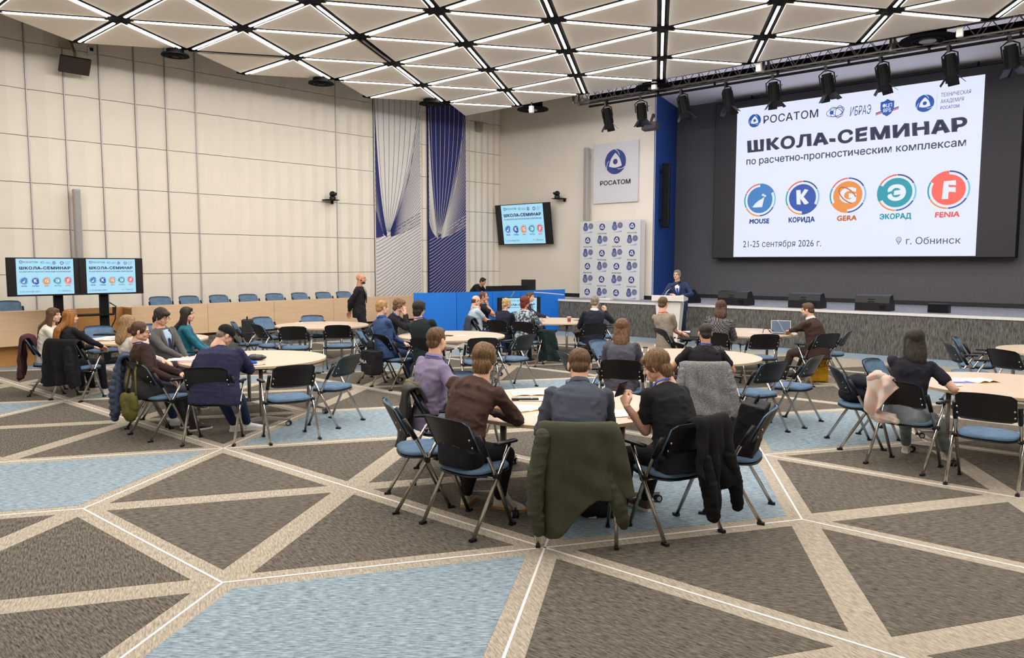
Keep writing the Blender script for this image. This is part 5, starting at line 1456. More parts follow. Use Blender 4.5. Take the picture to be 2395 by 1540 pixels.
def tie(shirt, tiem, lapel):
    def fn(fr):
        N, up, r, f, Mm = fr['N'], fr['up'], fr['rN'], fr['fN'], fr['M']; root = fr['root']
        F = lambda x, d, y: N - up * d + r * x + f * y
        m = MB(); m.grid([[F(-.050, .015, .078), F(0, .01, .090), F(.050, .015, .078)], [F(-.055, .10, .128), F(0, .10, .136), F(.055, .10, .128)], [F(-.035, .20, .138), F(0, .20, .146), F(.035, .20, .138)], [F(-.008, .33, .138), F(0, .33, .142), F(.008, .33, .138)]])
        kid('shirt_front', m.mesh('shirt_front', shirt, True), root)
        m = MB(); m.grid([[F(-.012, .03, .096), F(0, .03, .100), F(.012, .03, .096)], [F(-.022, .16, .146), F(0, .16, .152), F(.022, .16, .146)], [F(-.024, .30, .146), F(0, .30, .152), F(.024, .30, .146)], [F(-.003, .34, .146), F(0, .34, .148), F(.003, .34, .146)]])
        kid('tie', m.mesh('tie', tiem, True), root)
        for s in (-1, 1):
            m = MB(); m.grid([[F(s * .050, .005, .082), F(s * .085, .02, .070)], [F(s * .060, .10, .134), F(s * .105, .10, .120)], [F(s * .038, .20, .146), F(s * .095, .17, .134)], [F(s * .008, .34, .148), F(s * .030, .30, .148)]])
            o = kid('lapel', m.mesh('lapel', lapel, True), root); q = o.modifiers.new('s', 'SOLIDIFY'); q.thickness = .006
    return fn
def cap_hat(m_):
    def fn(fr):
        m = MB(); m.ball((0, -.016, .040), (.088, .103, .084), 28, 16)
        v, f_, nr = remesh(m, .007, 1); keep = v[:, 2] > .012
        v[:, 2] = np.where(v[:, 2] < .014, .014 + (v[:, 2] - .014) * .02, v[:, 2])
        Rn = arr(fr['Rh']); v = v @ Rn.T + np.array(fr['hc'])
        kid('cap', nmesh('cap', [(v, f_, 0)], [m_]), fr['root'])
        g = []
        for i in range(9):
            a = rad(-62 + 124 * i / 8); g.append([HM(fr, (math.sin(a) * .083, .0 + math.cos(a) * .085, .022)), HM(fr, (math.sin(a) * .082, .05 + math.cos(a) * .10, .012 - .014 * abs(math.sin(a)))), HM(fr, (math.sin(a) * .070, .07 + math.cos(a) * .115, .0 - .02 * abs(math.sin(a))))])
        o = kid('cap_brim', MB().grid(g).mesh('cap_brim', m_, True), fr['root']); s = o.modifiers.new('s', 'SOLIDIFY'); s.thickness = .004
    return fn
# ------------------------------------------------------------------ people
def WL(key, px, py, z):
    x, y, yaw, _ = CH[key]; p = G(px, py, z); d = (p.x - x, p.y - y); a = rad(yaw)
    return (d[0] * math.sin(a) - d[1] * math.cos(a), d[0] * math.cos(a) + d[1] * math.sin(a), z)
def sit(key, label, lean=6, wt=None, wh=None, **k):
    x, y, yaw, _ = CH[key]; tw = (wt - yaw) if wt is not None else 0
    hd = k.pop('hp', 4), k.pop('hr', 0); hy = (wh - yaw - tw) if wh is not None else 0
    return person(label, (x, y), yaw, ht=HT.get(key), lean=lean, tw=tw, head=(hy, hd[0], hd[1]), **k)
F_ = fabric
HT = {'c2': (1020, 765), 'c3': (1135, 803), 'c4': (1355, 815), 'c5': (1522, 820), 'd2': (1650, 756), 'd1': (1455, 745), 'e3': (1551, 694), 'e2': (1687, 702), 'e4': (1888, 708), 'g1': (2140, 768), 'i1': (541, 762), 'i4': (330, 752), 'i5': (296, 737), 'i6': (382, 722), 'i7': (437, 718), 'j1': (125, 720), 'j2': (162, 724), 'l2': (893, 702), 'l6': (935, 700), 'l3': (980, 703), 'm1': (1115, 691), 'm5': (1131, 682), 'm2': (1185, 697), 'm3': (1228, 693), 'm6': (1240, 683), 'm4': (1392, 692)}
def check_mat(name, c1, c2, sc):
    m = mat(name, srgb(*c1), .95, spec=.15); nt = m.node_tree
    t = nt.nodes.new('ShaderNodeTexCoord'); c = nt.nodes.new('ShaderNodeTexChecker'); c.inputs['Scale'].default_value = sc
    c.inputs['Color1'].default_value = srgb(*c1); c.inputs['Color2'].default_value = srgb(*c2)
    nt.links.new(t.outputs['Object'], c.inputs['Vector']); nt.links.new(c.outputs['Color'], nt.nodes['Principled BSDF'].inputs['Base Color']); return m
black_t = F_('black_cotton', (34, 34, 38), .95, .10); blackp = F_('black_trousers', (30, 30, 34), .95, .1); jeans = F_('blue_jeans', (40, 54, 84), .95, .2); dkgrey = F_('dark_grey_trousers', (58, 58, 62), .95, .12)
white_shoe = mat('white_shoe', srgb(226, 226, 226), .5, 0, .03, 30); dark_shoe = mat('dark_shoe', srgb(38, 32, 30), .45, 0, .1, 30); gum = mat('gum_sole', srgb(178, 134, 62), .6); cream_shoe = mat('cream_shoe', srgb(206, 196, 182), .7, 0, .1, 20)
M_leather = mat('black_leather', srgb(36, 36, 34), .45, 0, .15, 12, .2, 30)

sit('c2', 'man in a lilac shirt with a blue lanyard looking towards the stage', 12, wt=38, wh=56, near=True, build=1.15, seed=1, top=F_('lilac_shirt', (140, 128, 156), .85, .06), bottom=F_('light_jeans', (150, 160, 170), .95, .2), shoes=dark_shoe,
    LH=(-.02, .40, .79), RH=(.10, .36, .79), Rp=(1, -.5, -.8), hairc='brown', extra=[collar(F_('lilac_shirt', (140, 128, 156))), lanyard()], hp=2, skin='light', hem=.12)
sit('c3', 'man in a brown sweater leaning on the table on his right elbow', 24, wt=72, wh=74, near=True, seed=2, top=F_('brown_knit', (80, 60, 54), .95, .10), bottom=blackp, shoes=cream_shoe, sole=gum, sleeve='long', sc=1.03, hem=.0,
    RH=WL('c3', 1150, 966, .80), Rp=(1.2, .3, -.35), LH=(-.20, .34, .80), Lp=(-.3, .1, -1), LF=(-.34, .28, 0), RF=(-.10, .42, 0), Lt=30, Rt=-70, hair='mop', hairc='light_brown', hp=14, skin='light', fold=1.2)
sit('c4', 'man in a blue-grey overshirt leaning forward over the table', 26, wt=86, wh=88, near=True, seed=3, top=F_('bluegrey_shirt', (74, 80, 92), .95, .06), bottom=blackp, shoes=dark_shoe, build=1.12,
    LH=WL('c4', 1297, 980, .79), Lp=(-.35, -.3, -1), RH=(.12, .42, .80), Rp=(.35, -.3, -1), hairc='brown', hp=20, hands=('fist', 'relax'), extra=[collar(F_('bluegrey_shirt', (74, 80, 92)), .03)], skin='light')
f4 = sit('c5', 'young man in a black T-shirt looking down at his phone', 22, wt=128, wh=152, near=True, seed=4, top=black_t, sleeve='short', bottom=blackp, shoes=mat('brown_shoe', srgb(96, 72, 56), .6),
    LH=WL('c5', 1466, 950, .93), Lp=(-.6, .6, -1.4), RH=(.12, .42, .80), Rp=(1, -.1, -.5), hair='mop', hairc='light_brown', hp=26, hands=('curl', 'relax'), palm=((1, .2, .2), (0, 0, -1)), hdir=((.1, .6, .8), None), extra=[lanyard()], skin='light', build=1.08, hem=.12)
sit('d2', 'man with a buzz cut in a black T-shirt with elbows on the armrests', 10, wt=88, wh=90, near=True, seed=5, top=black_t, sleeve='short', bottom=blackp, shoes=dark_shoe, build=1.12, sc=.98,
    LH=(-.20, .22, .70), RH=(.20, .22, .70), Lp=(-1.6, -.4, -.5), Rp=(1.6, -.4, -.5), hair='buzz', hairc='dark', hp=6, extra=[lanyard()], skin='tan')
sit('d1', 'woman in a grey sweatshirt with shoulder-length brown hair', 8, wt=78, wh=74, near=True, seed=6, female=True, top=F_('grey_sweat', (88, 88, 100), .95, .08), bottom=jeans, shoes=white_shoe,
    LH=(-.12, .36, .78), RH=(.14, .36, .78), hair='shoulder', hairc='chestnut', sc=1.0, build=1.08, sleeve='puff')
sit('e3', 'man in a beige T-shirt with an orange lanyard and a tablet on his knees', 8, wt=42, wh=58, seed=7, top=F_('beige_tee', (148, 136, 122), .95, .06), sleeve='short', bottom=blackp, shoes=dark_shoe,
    LH=(-.05, .34, .72), RH=WL('e3', 1600, 784, .72), hair='short', hairc='brown', extra=[lanyard(MATS['lanyard_orange']), glasses()], LF=(-.1, .5, 0), RF=(.25, .55, 0), sc=1.02)
sit('e2', 'woman in a houndstooth jacket with a brown bob', 8, wt=76, wh=70, seed=8, female=True, top=check_mat('houndstooth', (52, 52, 58), (122, 118, 116), 46), bottom=dkgrey, shoes=dark_shoe,
    LH=(-.12, .34, .78), RH=(.16, .34, .78), hair='bob', hairc='auburn', build=1.12, sc=1.03, sleeve='puff')
sit('e4', 'man in a brown suit typing on a laptop', 12, wt=140, wh=142, seed=9, top=F_('brown_suit', (66, 50, 44), .9, .1), bottom=F_('brown_suit_trousers', (72, 58, 50), .9, .1), shoes=dark_shoe,
    LH=WL('e4', 1838, 778, .80), RH=WL('e4', 1850, 775, .80), Lp=(-1, -.2, -.8), Rp=(1, -.2, -.8), hair='short', hairc='brown', build=1.12, LF=(-.22, .45, 0), RF=(.1, .5, 0), hp=10, hem=.16, hands=('relax', 'relax'), extra=[collar(M_white, .03)])
sit('g1', 'woman in a black T-shirt and pale ripped jeans with dark shoulder-length hair', 6, wt=72, wh=76, near=True, seed=10, female=True, top=F_('black_tee_w', (38, 38, 46), .95, .08), sleeve='short', bottom=F_('pale_jeans', (132, 142, 146), .95, .35), shoes=cream_shoe,
    LH=(-.10, .34, .78), RH=(.26, .34, .78), Rp=(1.2, -.5, -.8), hair='shoulder', hairc='dark', LF=WL('g1', 2115, 1058, 0), RF=(.12, .58, 0), Lt=20, skin='light', build=1.1, hem=-.03)
sit('i1', 'heavy man in a navy sweater and black cap bending over the table', 22, wt=76, wh=38, near=True, seed=11, top=F_('navy_sweater', (46, 48, 74), .95, .08), bottom=F_('navy_jeans', (34, 50, 80), .95, .15), shoes=white_shoe, build=1.55, sc=1.0,
    LH=(-.12, .36, .80), RH=(.12, .34, .80), Rp=(1.2, -.2, -.7), Lp=(-1.2, -.2, -.7), LF=(.02, .50, 0), RF=(.16, .56, 0), Lt=-60, Rt=-70, hair='buzz', hairc='grey', extra=[cap_hat(F_('black_cap', (26, 26, 28), .9, .05))], hp=34, skin='light', hem=.14)
sit('i4', 'woman in a dark brown sweater with her hair in a bun', 10, wt=44, wh=16, near=True, seed=12, female=True, top=F_('dark_brown_knit', (58, 42, 38), .95, .08), bottom=dkgrey, shoes=dark_shoe,
    RH=WL('i4', 414, 878, .70), LH=(.05, .34, .70), hair='bun', hairc='auburn', extra=[lanyard(), glasses()], hp=12, sc=.98, build=1.08, sleeve='puff', hem=.02)
sit('i5', 'woman in a pale grey sweater with straight dark blond hair', 6, wt=46, wh=56, near=False, seed=13, female=True, top=F_('pale_grey_knit', (196, 190, 182), .95, .05), bottom=jeans, shoes=white_shoe,
    LH=(-.02, .36, .76), RH=(.12, .34, .74), hair='shoulder', hairc='dark_blond', extra=[lanyard()], sc=1.02)
sit('i6', 'young man in a grey suit and glasses looking down', 12, wt=-24, wh=-14, near=False, seed=14, top=F_('grey_suit', (92, 90, 90), .9, .08), bottom=F_('grey_suit_trousers', (84, 84, 86), .9, .08), shoes=dark_shoe,
    LH=(-.05, .38, .66), RH=(.02, .46, .66), hair='mop', hairc='dark', hp=22, extra=[tie(F_('pale_blue_shirt', (170, 196, 222)), F_('dark_blue_tie', (40, 50, 80)), F_('grey_suit', (92, 90, 90))), glasses()], sc=1.03)
sit('i7', 'woman with very long dark hair and a teal blouse', 4, wt=20, wh=6, seed=15, female=True, top=F_('teal_satin', (28, 104, 124), .5, .2), bottom=blackp, shoes=dark_shoe, LH=(-.1, .34, .62), RH=(.1, .34, .62), hair='verylong', hairc='dark', sc=.99)
sit('j1', 'woman in a white sweater with brown hair tucked back at the far left', 6, wt=16, wh=2, seed=16, female=True, top=F_('white_sweater', (222, 214, 202), .95, .04), bottom=blackp, shoes=dark_shoe, LH=(-.1, .34, .62), RH=(.12, .34, .62), hair='long', hairc='brown', sc=.99, hp=4, skin='fair')
sit('j2', 'woman in a black top with long copper hair', 8, wt=58, wh=52, seed=17, female=True, top=black_t, bottom=blackp, shoes=cream_shoe, LH=(.0, .36, .76), RH=(.16, .36, .78), Rp=(1.1, -.2, -.8), hair='long', hairc='copper', sc=.99)
sit('l2', 'man in a blue denim shirt with sandy hair', 4, wt=42, wh=40, seed=18, top=F_('denim_shirt', (62, 84, 124), .9, .1), bottom=jeans, shoes=dark_shoe, hip=(0, -.12, .575), LH=(.05, .30, .64), RH=WL('l2', 935, 806, .63), Rp=(1, -.4, -.9), hair='short', hairc='sandy', extra=[collar(F_('denim_shirt', (62, 84, 124))), lanyard()], sc=1.03, skin='fair')
sit('l6', 'curly-haired man in a black jacket with his hands in front of his face', 14, wt=2, wh=-4, seed=19, top=black_t, bottom=jeans, shoes=dark_shoe, LH=('face', -.035, .115, -.135), RH=('face', .04, .115, -.14), Lp=(-.4, .5, -1), Rp=(.4, .5, -1), palm=((0, -1, 0), (0, -1, 0)), hdir=((0, -.1, 1), (-.1, -.05, 1)), hands=('flat', 'flat'), hair='curly', hairc='light_brown', hp=8, extra=[lanyard()], skin='fair', sc=1.0)
sit('l3', 'man in a dark green sweater with thick dark hair', 4, wt=74, wh=62, seed=20, top=F_('dark_green_sweater', (36, 46, 46), .95, .08), bottom=F_('navy_trousers', (36, 42, 62), .95, .08), shoes=dark_shoe, LH=(-.1, .34, .66), RH=(.12, .34, .66), hair='mop', hairc='dark', extra=[lanyard()], sc=1.04, RF=(.22, .58, 0))
sit('m1', 'balding man in a pale blue shirt with glasses and a hand at his chin', 12, wt=20, wh=14, seed=21, top=F_('pale_shirt', (186, 202, 214), .85, .04), sleeve='short', bottom=jeans, shoes=dark_shoe, RH=('face', .04, .105, -.19), LH=(-.05, .36, .78), Rp=(.9, .4, -1), hair='balding', hairc='brown', hands=('relax', 'fist'), palm=((0, 0, -1), (0, -1, 0)), hdir=(None, (-.3, 0, 1)), extra=[lanyard(MATS['lanyard_orange']), glasses(), collar(F_('pale_shirt', (186, 202, 214)))], build=1.15, hp=12, sc=.99)
sit('m5', 'man in a black T-shirt resting his chin on his fist', 10, wt=0, wh=-6, seed=22, top=black_t, sleeve='short', bottom=jeans, shoes=dark_shoe, RH=('face', .04, .105, -.19), LH=(-.05, .36, .78), Rp=(.9, .6, -1), hair='buzz', hairc='brown', hands=('relax', 'fist'), palm=((0, 0, -1), (0, -1, 0)), hdir=(None, (-.3, 0, 1)), build=1.15, extra=[lanyard()], skin='tan')
sit('m2', 'blond woman in a navy jacket with her hair clipped up', 6, wt=62, wh=40, seed=23, female=True, top=F_('navy_jacket', (38, 40, 56), .9, .06), bottom=jeans, shoes=dark_shoe, LH=(-.1, .34, .74), RH=(.14, .34, .74), hair='clip', hairc='blond', build=1.12, sc=.97)
sit('m3', 'woman with short red hair in a black vest over patterned sleeves', 10, wt=58, wh=44, seed=24, female=True, top=mat('patterned_blouse', srgb(60, 74, 84), .8, 0, .2, 22, col2=srgb(176, 190, 196), lo=.46, hi=.54), bottom=F_('dark_skirt', (44, 54, 74)), shoes=dark_shoe, LH=(-.05, .34, .82), RH=(.16, .32, .78), Rp=(1, -.3, -1), hair='mop', hairc='red', build=1.12, sc=.99,
    extra=[lanyard(MATS['lanyard_orange'])])
sit('m6', 'man in a dark suit leaning on the table beside the red-haired woman', 14, wt=-14, wh=-22, seed=25, top=F_('dark_suit', (42, 42, 60), .9, .06), bottom=F_('dark_suit_trousers', (40, 40, 54)), shoes=dark_shoe, LH=(-.14, .36, .78), RH=(.16, .50, .78), Lp=(-.5, -.2, -1), hair='short', hairc='brown', hp=6, extra=[tie(M_white, F_('dark_blue_tie', (40, 50, 80)), F_('dark_suit', (42, 42, 60)))])
f26 = sit('m4', 'grey-haired man in a dark suit raising a small device in his right hand', 3, wt=98, wh=72, seed=26, top=F_('dark_navy_suit', (36, 38, 54), .9, .06), bottom=blackp, shoes=dark_shoe, RH=(.34, .20, 1.07), Rp=(.9, -.2, -1), LH=(-.15, .34, .74), hair='short', hairc='grey', hands=('relax', 'curl'), palm=((0, 0, -1), (-.4, .9, 0)), hdir=(None, (-.1, .1, 1)), build=1.1, sc=1.0, extra=[collar(M_white, .03), glasses()], hem=.16, skin='light')
# standing people
blk = F_('black_suit', (30, 30, 34), .9, .06)
f27 = person('bald bearded man in a black suit standing with his hands behind his back', (-3.27, 16.2), 4, seat=False, lean=1, head=(-2, 2, 0), LH=(-.06, -.20, .92), RH=(.06, -.20, .92), Lp=(-1, -.8, 0), Rp=(1, -.8, 0), LF=(-.12, .0, 0), RF=(.12, .06, 0), hip=(0, 0, .90), ht=(843, 639), hair='beard', hairc='dark', top=blk, bottom=blackp, shoes=dark_shoe, hem=.12, seed=27, skin='tan', sc=.995, extra=[tie(M_white, F_('black_tie', (26, 26, 30)), blk)])
f28 = person('technician in black bending over the control desk', (-1.10, 22.9), -28, seat=False, lean=36, head=(0, 22, 0), LH=(-.15, .50, .90), RH=(.15, .52, .90), LF=(-.12, -.05, 0), RF=(.12, -.05, 0), hip=(0, -.10, .90), ht=(1132, 650), hair='short', hairc='dark', top=black_t, bottom=blackp, shoes=dark_shoe, seed=28, skin='tan', build=1.1)
bs = F_('royal_blue_suit', (42, 58, 92), .85, .06)
f29 = person('speaker in a blue suit and tie with glasses behind the lectern', (4.16, 18.72), -112, seat=False, lean=3, head=(-14, 4, 0), LH=(-.14, .30, 1.14), RH=(.16, .28, 1.16), Lp=(-1, -.3, -.8), Rp=(1, -.3, -.8), LF=(-.12, .0, 0), RF=(.14, .04, 0), hip=(0, 0, .93), ht=(1584, 631), hair='short', hairc='grey', top=bs, bottom=F_('navy_suit_trousers', (36, 46, 66), .9, .06), shoes=dark_shoe, hem=.16, seed=29, near=False, skin='light', build=1.08, extra=[tie(M_white, F_('blue_tie', (48, 66, 160)), bs), glasses()])


# ------------------------------------------------------------------ garments and bags on chairs
def cmat(key):
    x, y, yaw, _ = CH[key]; return Matrix.Translation((x, y, 0)) @ Matrix.Rotation(rad(yaw - 90), 4, 'Z')
def WLv(key, px, py, dy=0.0):
    """point on the plane of the chair's back (local y = -0.30 + dy) under a pixel, in the chair's frame"""
    Mi = cmat(key).inverted(); o = Mi @ Vector((0, 0, CAMZ)); d = Mi.to_3x3() @ ray(px, py); t = (-.30 + dy - o.y) / d.y
    return o + d * t
def drape(key, name, label, cat, m_, top, hem, xl, xr, front=.16, flare=.07, folds=.018, nf=5, th=.022, seed=1, sleeves=(), yb=-.305, quilt=0, group=None, cuff=None):
    """cloth laid over the chair back; hem: list of (u, z); xl/xr: (top, bottom) x limits"""
    t = thing(name, label, cat, M=cmat(key), group=group)
    nu, nv, nfv = 41, 34, 7; r = np.random.RandomState(seed); ph = r.uniform(0, 6.28, 4); P = []
    hx = [h[0] for h in hem]; hz = [h[1] for h in hem]
    for j in range(-nfv, nv):
        row = []
        for i in range(nu):
            u = i / (nu - 1)
            sag = -.012 * (1 - abs(2 * u - 1)) * 0
            if j < 0:
                e = -j / nfv; x = xl[0] + (xr[0] - xl[0]) * u; z = top - front * e ** 1.1 + .004 * math.sin(u * 20 + ph[0])
                y = (yb + .043 - .045 * max(0, 1 - (x / .23) ** 2)) + .006 + .052 * min(1, e * 5) + .5 * (top - z)
            else:
                e = j / (nv - 1); zb = float(np.interp(u, hx, hz))
                a, b = xl[0] + (xl[1] - xl[0]) * e ** .7, xr[0] + (xr[1] - xr[0]) * e ** .7
                x = a + (b - a) * u
                edge = max(0, abs(2 * u - 1) - .82) / .18
                z = top - (top - zb) * e - .05 * edge * edge * (1 - e) * (1 if e < .2 else .5)
                y = (yb + .043 - .045 * max(0, 1 - (x / .23) ** 2) * max(.3, 1 - e)) - .034 * (1 - math.exp(-e * 25)) - flare * e ** .8
                am = folds * min(1, e * 2.2) * (.5 + .8 * e)
                y -= am * (math.sin(u * nf * 6.28 + ph[1] + 1.3 * math.sin(e * 2.5 + ph[2])) + .45 * math.sin(u * nf * 11.3 + ph[3] - e * 3) + .3 * math.sin(z * 30 + u * 9))
                y += .05 * edge ** 2 * e
                if quilt: y -= quilt * abs(math.sin(z * math.pi / .075))
            row.append((x, y, z))
        P.append(row)
    me = MB().grid(P).mesh(name, m_, True); o = kid('cloth', me, t)
    s = o.modifiers.new('s', 'SOLIDIFY'); s.thickness = th; s.offset = 0
    s = o.modifiers.new('b', 'SUBSURF'); s.levels = 1; s.render_levels = 1
    for k, (pts, rs) in enumerate(sleeves):
        m = MB(); chain(m, pts, rs, 14); v, f, nr = remesh(m, .010, 2)
        v = v + nr * (waves(v * [1, 1, 1.8], seed + k, .09) * .010 + (np.abs(np.sin(v[:, 2] * math.pi / .075)) * quilt if quilt else 0))[:, None]
        kid('sleeve', nmesh('sleeve', [(v, f, 0)], [m_]), t)
    return t
olive = F_('olive_parka_cloth', (64, 66, 50), .8, .10, .12); F_('black_jacket_cloth', (22, 22, 25), .9, .12); F_('burgundy_cloth', (74, 44, 50), .9, .12)
drape('c4', 'parka', 'olive green parka hung over the back of the front middle chair', 'jacket', olive, .890, [(0, .12), (.10, .10), (.22, .13), (.5, .33), (.62, .385), (.8, .385), (1, .40)], (-.27, -.25), (.27, .38), front=.2, flare=.08, folds=.016, nf=2.2, th=.03, seed=5,
      sleeves=[([(-.24, -.33, .80), (-.28, -.37, .55), (-.285, -.38, .30), (-.26, -.37, .17)], [.055, .062, .056, .045]), ([(.20, -.32, .52), (.27, -.36, .36), (.31, -.34, .22)], [.055, .056, .046])])
drape('c5', 'jacket', 'black jacket hung over the back of the chair right of the parka', 'jacket', MATS['black_jacket_cloth'], .895, [(0, .52), (.2, .34), (.45, .22), (.62, .36), (1, .42)], (-.08, -.10), (.27, .30), front=.25, flare=.07, folds=.02, nf=2.6, th=.03, seed=8,
      sleeves=[([(-.02, -.34, .60), (.02, -.37, .38), (.05, -.38, .20)], [.06, .06, .05]), ([(.22, -.34, .60), (.28, -.36, .40), (.33, -.34, .21)], [.055, .055, .042])])
drape('d2', 'cardigan', 'speckled grey cardigan spread over a chair back', 'cardigan', mat('speckled_knit', srgb(64, 66, 70), .95, 0, .1, 160, .3, 200, col2=srgb(158, 158, 160)), .890, [(0, .34), (.5, .30), (1, .36)], (-.27, -.31), (.27, .33), folds=.022, nf=2.6, seed=3, flare=.08,
      sleeves=[([(-.25, -.30, .78), (-.30, -.35, .52), (-.29, -.36, .30)], [.045, .05, .045]), ([(.25, -.30, .78), (.31, -.35, .52), (.31, -.36, .28)], [.045, .05, .045])])
drape('j2', 'jacket', 'black jacket hung over the chair behind the copper-haired woman', 'jacket', MATS['black_jacket_cloth'], .890, [(0, .26), (.3, .22), (.7, .26), (1, .24)], (-.29, -.34), (.27, .36), folds=.026, nf=3, seed=12, flare=.08,
      sleeves=[([(.20, -.34, .74), (.26, -.40, .50), (.30, -.40, .26)], [.06, .065, .05])])
drape('j1', 'coat', 'burgundy coat hanging behind the woman in the white sweater', 'coat', MATS['burgundy_cloth'], .890, [(0, .25), (.5, .20), (1, .28)], (-.27, -.30), (.20, .24), folds=.02, nf=2.5, seed=14)
drape('i5', 'puffer_jacket', 'blue-grey quilted puffer jacket hanging on a chair back', 'jacket', F_('puffer_cloth', (62, 74, 94), .55, .12, .1), .890, [(0, .26), (.5, .22), (1, .20)], (-.27, -.30), (.27, .34), folds=.012, nf=1.6, seed=16, flare=.06, th=.05, quilt=.016,
      sleeves=[([(.18, -.33, .74), (.24, -.38, .45), (.26, -.38, .16)], [.05, .055, .045])])
drape('c2', 'leather_jacket', 'black leather jacket hung behind the man in the lilac shirt', 'jacket', M_leather, .895, [(0, .32), (.5, .28), (1, .34)], (-.25, -.27), (.26, .28), folds=.02, nf=2.3, seed=18, th=.03)
t = thing('rolled_strap', 'olive-yellow rolled strap on top of the leather jacket', 'strap', M=cmat('c2'))
kid('strap', MB().tube([(-.02, -.36, .80), (.06, -.31, .90), (.16, -.22, .88), (.20, -.20, .80)], .022, 8).mesh('strap', F_('olive_yellow', (116, 108, 56)), True), t)
drape('m1', 'coat', 'dark slate coat on the chair of the man in the pale shirt', 'coat', F_('slate_cloth', (66, 72, 92), .9, .15), .890, [(0, .36), (1, .34)], (-.26, -.29), (.26, .30), folds=.02, nf=3, seed=20)
drape('m3', 'coat', 'dark green coat hanging down beside the red-haired woman', 'coat', F_('dark_green_cloth', (34, 50, 50), .9, .15), .70, [(0, .10), (1, .08)], (.20, .18), (.56, .66), folds=.025, nf=2, seed=22, yb=-.02, front=.05, flare=-.10)
kid('vest', (lambda: nmesh('vest', [(lambda q: (q[0], q[1], 0))(remesh((lambda m: (loft(m, [((0, -.06, .50), (1, 0, 0), (0, 1, 0), .195, .15), ((0, -.03, .75), (1, 0, 0), (0, 1, 0), .19, .14), ((0, .01, .93), (1, 0, 0), (0, 1, 0), .20, .14), ((0, .045, 1.03), (1, 0, 0), (0, 1, 0), .15, .10)]), m)[1])(MB()), .014, 3))], [M_leather]))(), bpy.data.objects['person.023'])
# pink checked scarf bundled on the chair back
drape('g1', 'scarf', 'pale pink checked scarf thrown over the left side of a chair back', 'scarf', check_mat('scarf_check', (214, 180, 166), (198, 188, 178), 13), .905, [(0, .56), (.3, .50), (.6, .60), (.8, .72), (1, .80)], (-.27, -.27), (-.03, .04), front=.16, flare=.05, folds=.03, nf=1.8, seed=31, th=.016,
      sleeves=[([(-.20, -.26, .51), (-.12, -.27, .49), (-.02, -.27, .50), (.02, -.28, .48)], [.055, .06, .05, .035]), ([(-.24, -.30, .86), (-.16, -.30, .90), (-.08, -.29, .88)], [.035, .05, .03])])
def blob(name, label, cat, M, balls, m_, vox=.010, seed=1, amp=.008, sc=.10, part='body', extra=None, boxes=(), sm=3):
    t = thing(name, label, cat, M=M); m = MB()
    for c, s in balls: m.ball(c, s, 18, 12)
    for c, s in boxes: m.box(c, s)
    v, f, nr = remesh(m, vox, 14 if boxes else sm); v = v + nr * (waves(v, seed, sc) * amp)[:, None]
    kid(part, nmesh(name, [(v, f, 0)], [m_]), t)
    if extra: extra(t)
    return t
M_bag = F_('black_nylon', (28, 28, 32), .7, .12, .15); T_ = Matrix.Translation
def pack_x(t, w=.28, z0=.5, y=-.1):
    kid('top_handle', MB().tube([(-.05, y, z0), (-.04, y, z0 + .05), (.04, y, z0 + .05), (.05, y, z0)], .010, 6).mesh('bag_handle', M_bag, True), t)
blob('backpack', 'large black backpack standing on the seat of the front right chair', 'backpack', cmat('c6') @ T_((0, -.06, .47)) @ Matrix.Rotation(rad(12), 4, 'X'),
     [], M_bag, amp=.006, boxes=[((0, 0, .21), (.34, .19, .42)), ((0, .10, .16), (.27, .09, .26))],
     extra=lambda t: (kid('zip', MB().tube([(-.16, .06, .30), (-.12, .08, .40), (0, .09, .44), (.12, .08, .40), (.16, .06, .30)], .005, 6).mesh('bag_zip', M_grey, True), t), pack_x(t, z0=.42, y=0)))
blob('bag_bundle', 'dark jacket and bag bundled on a chair seat left of the woman in black', 'bag', cmat('g2') @ T_((0, 0, .47)), [((.0, -.05, .10), (.20, .16, .11)), ((-.02, .08, .12), (.17, .12, .13)), ((.02, .0, .22), (.16, .14, .09)), ((.05, .13, .20), (.14, .12, .10))], F_('navy_black_cloth', (26, 28, 38), .9, .12), amp=.014, seed=4)
blob('backpack', 'black backpack with white lettering hanging on a chair back', 'backpack', cmat('l2') @ T_((0.02, -.42, .30)), [((-.08, .03, .38), (.08, .06, .10))], M_bag, seed=6, boxes=[((0, 0, .15), (.36, .18, .34)), ((.04, -.02, .02), (.24, .16, .14))],
     extra=lambda t: (kid('lettering', (lambda mm: (add_text(mm, 'FILA', -.12, .04, .14, .19, 0, .03), mm.mesh('bag_text', M_white))[1])(MB()), t, M=Matrix(((1, 0, 0, -.0), (0, 0, -1, -.118), (0, 1, 0, -.01), (0, 0, 0, 1)))), kid('strap', MB().tube([(-.12, .06, .36), (-.14, .12, .54), (-.10, .18, .56)], .016, 6).mesh('bag_strap', M_bag, True), t)))
blob('backpack', 'dark grey backpack on the floor between the men in denim and dark green', 'backpack', T_((-1.45, 11.55, 0)), [((0, 0, .16), (.14, .10, .16)), ((0, 0, .32), (.12, .09, .14))], F_('dark_grey_nylon', (48, 50, 50), .8, .15), seed=7, extra=lambda t: pack_x(t, z0=.44, y=0))
blob('backpack', 'dark backpack perched on a chair at the back left table', 'backpack', cmat('k5') @ T_((0, -.02, .48)), [], F_('dark_grey_nylon', (48, 50, 50), .8, .15), boxes=[((0, 0, .21), (.30, .18, .42))], seed=8, extra=lambda t: pack_x(t, z0=.42, y=0))
p = G(1907, 893)
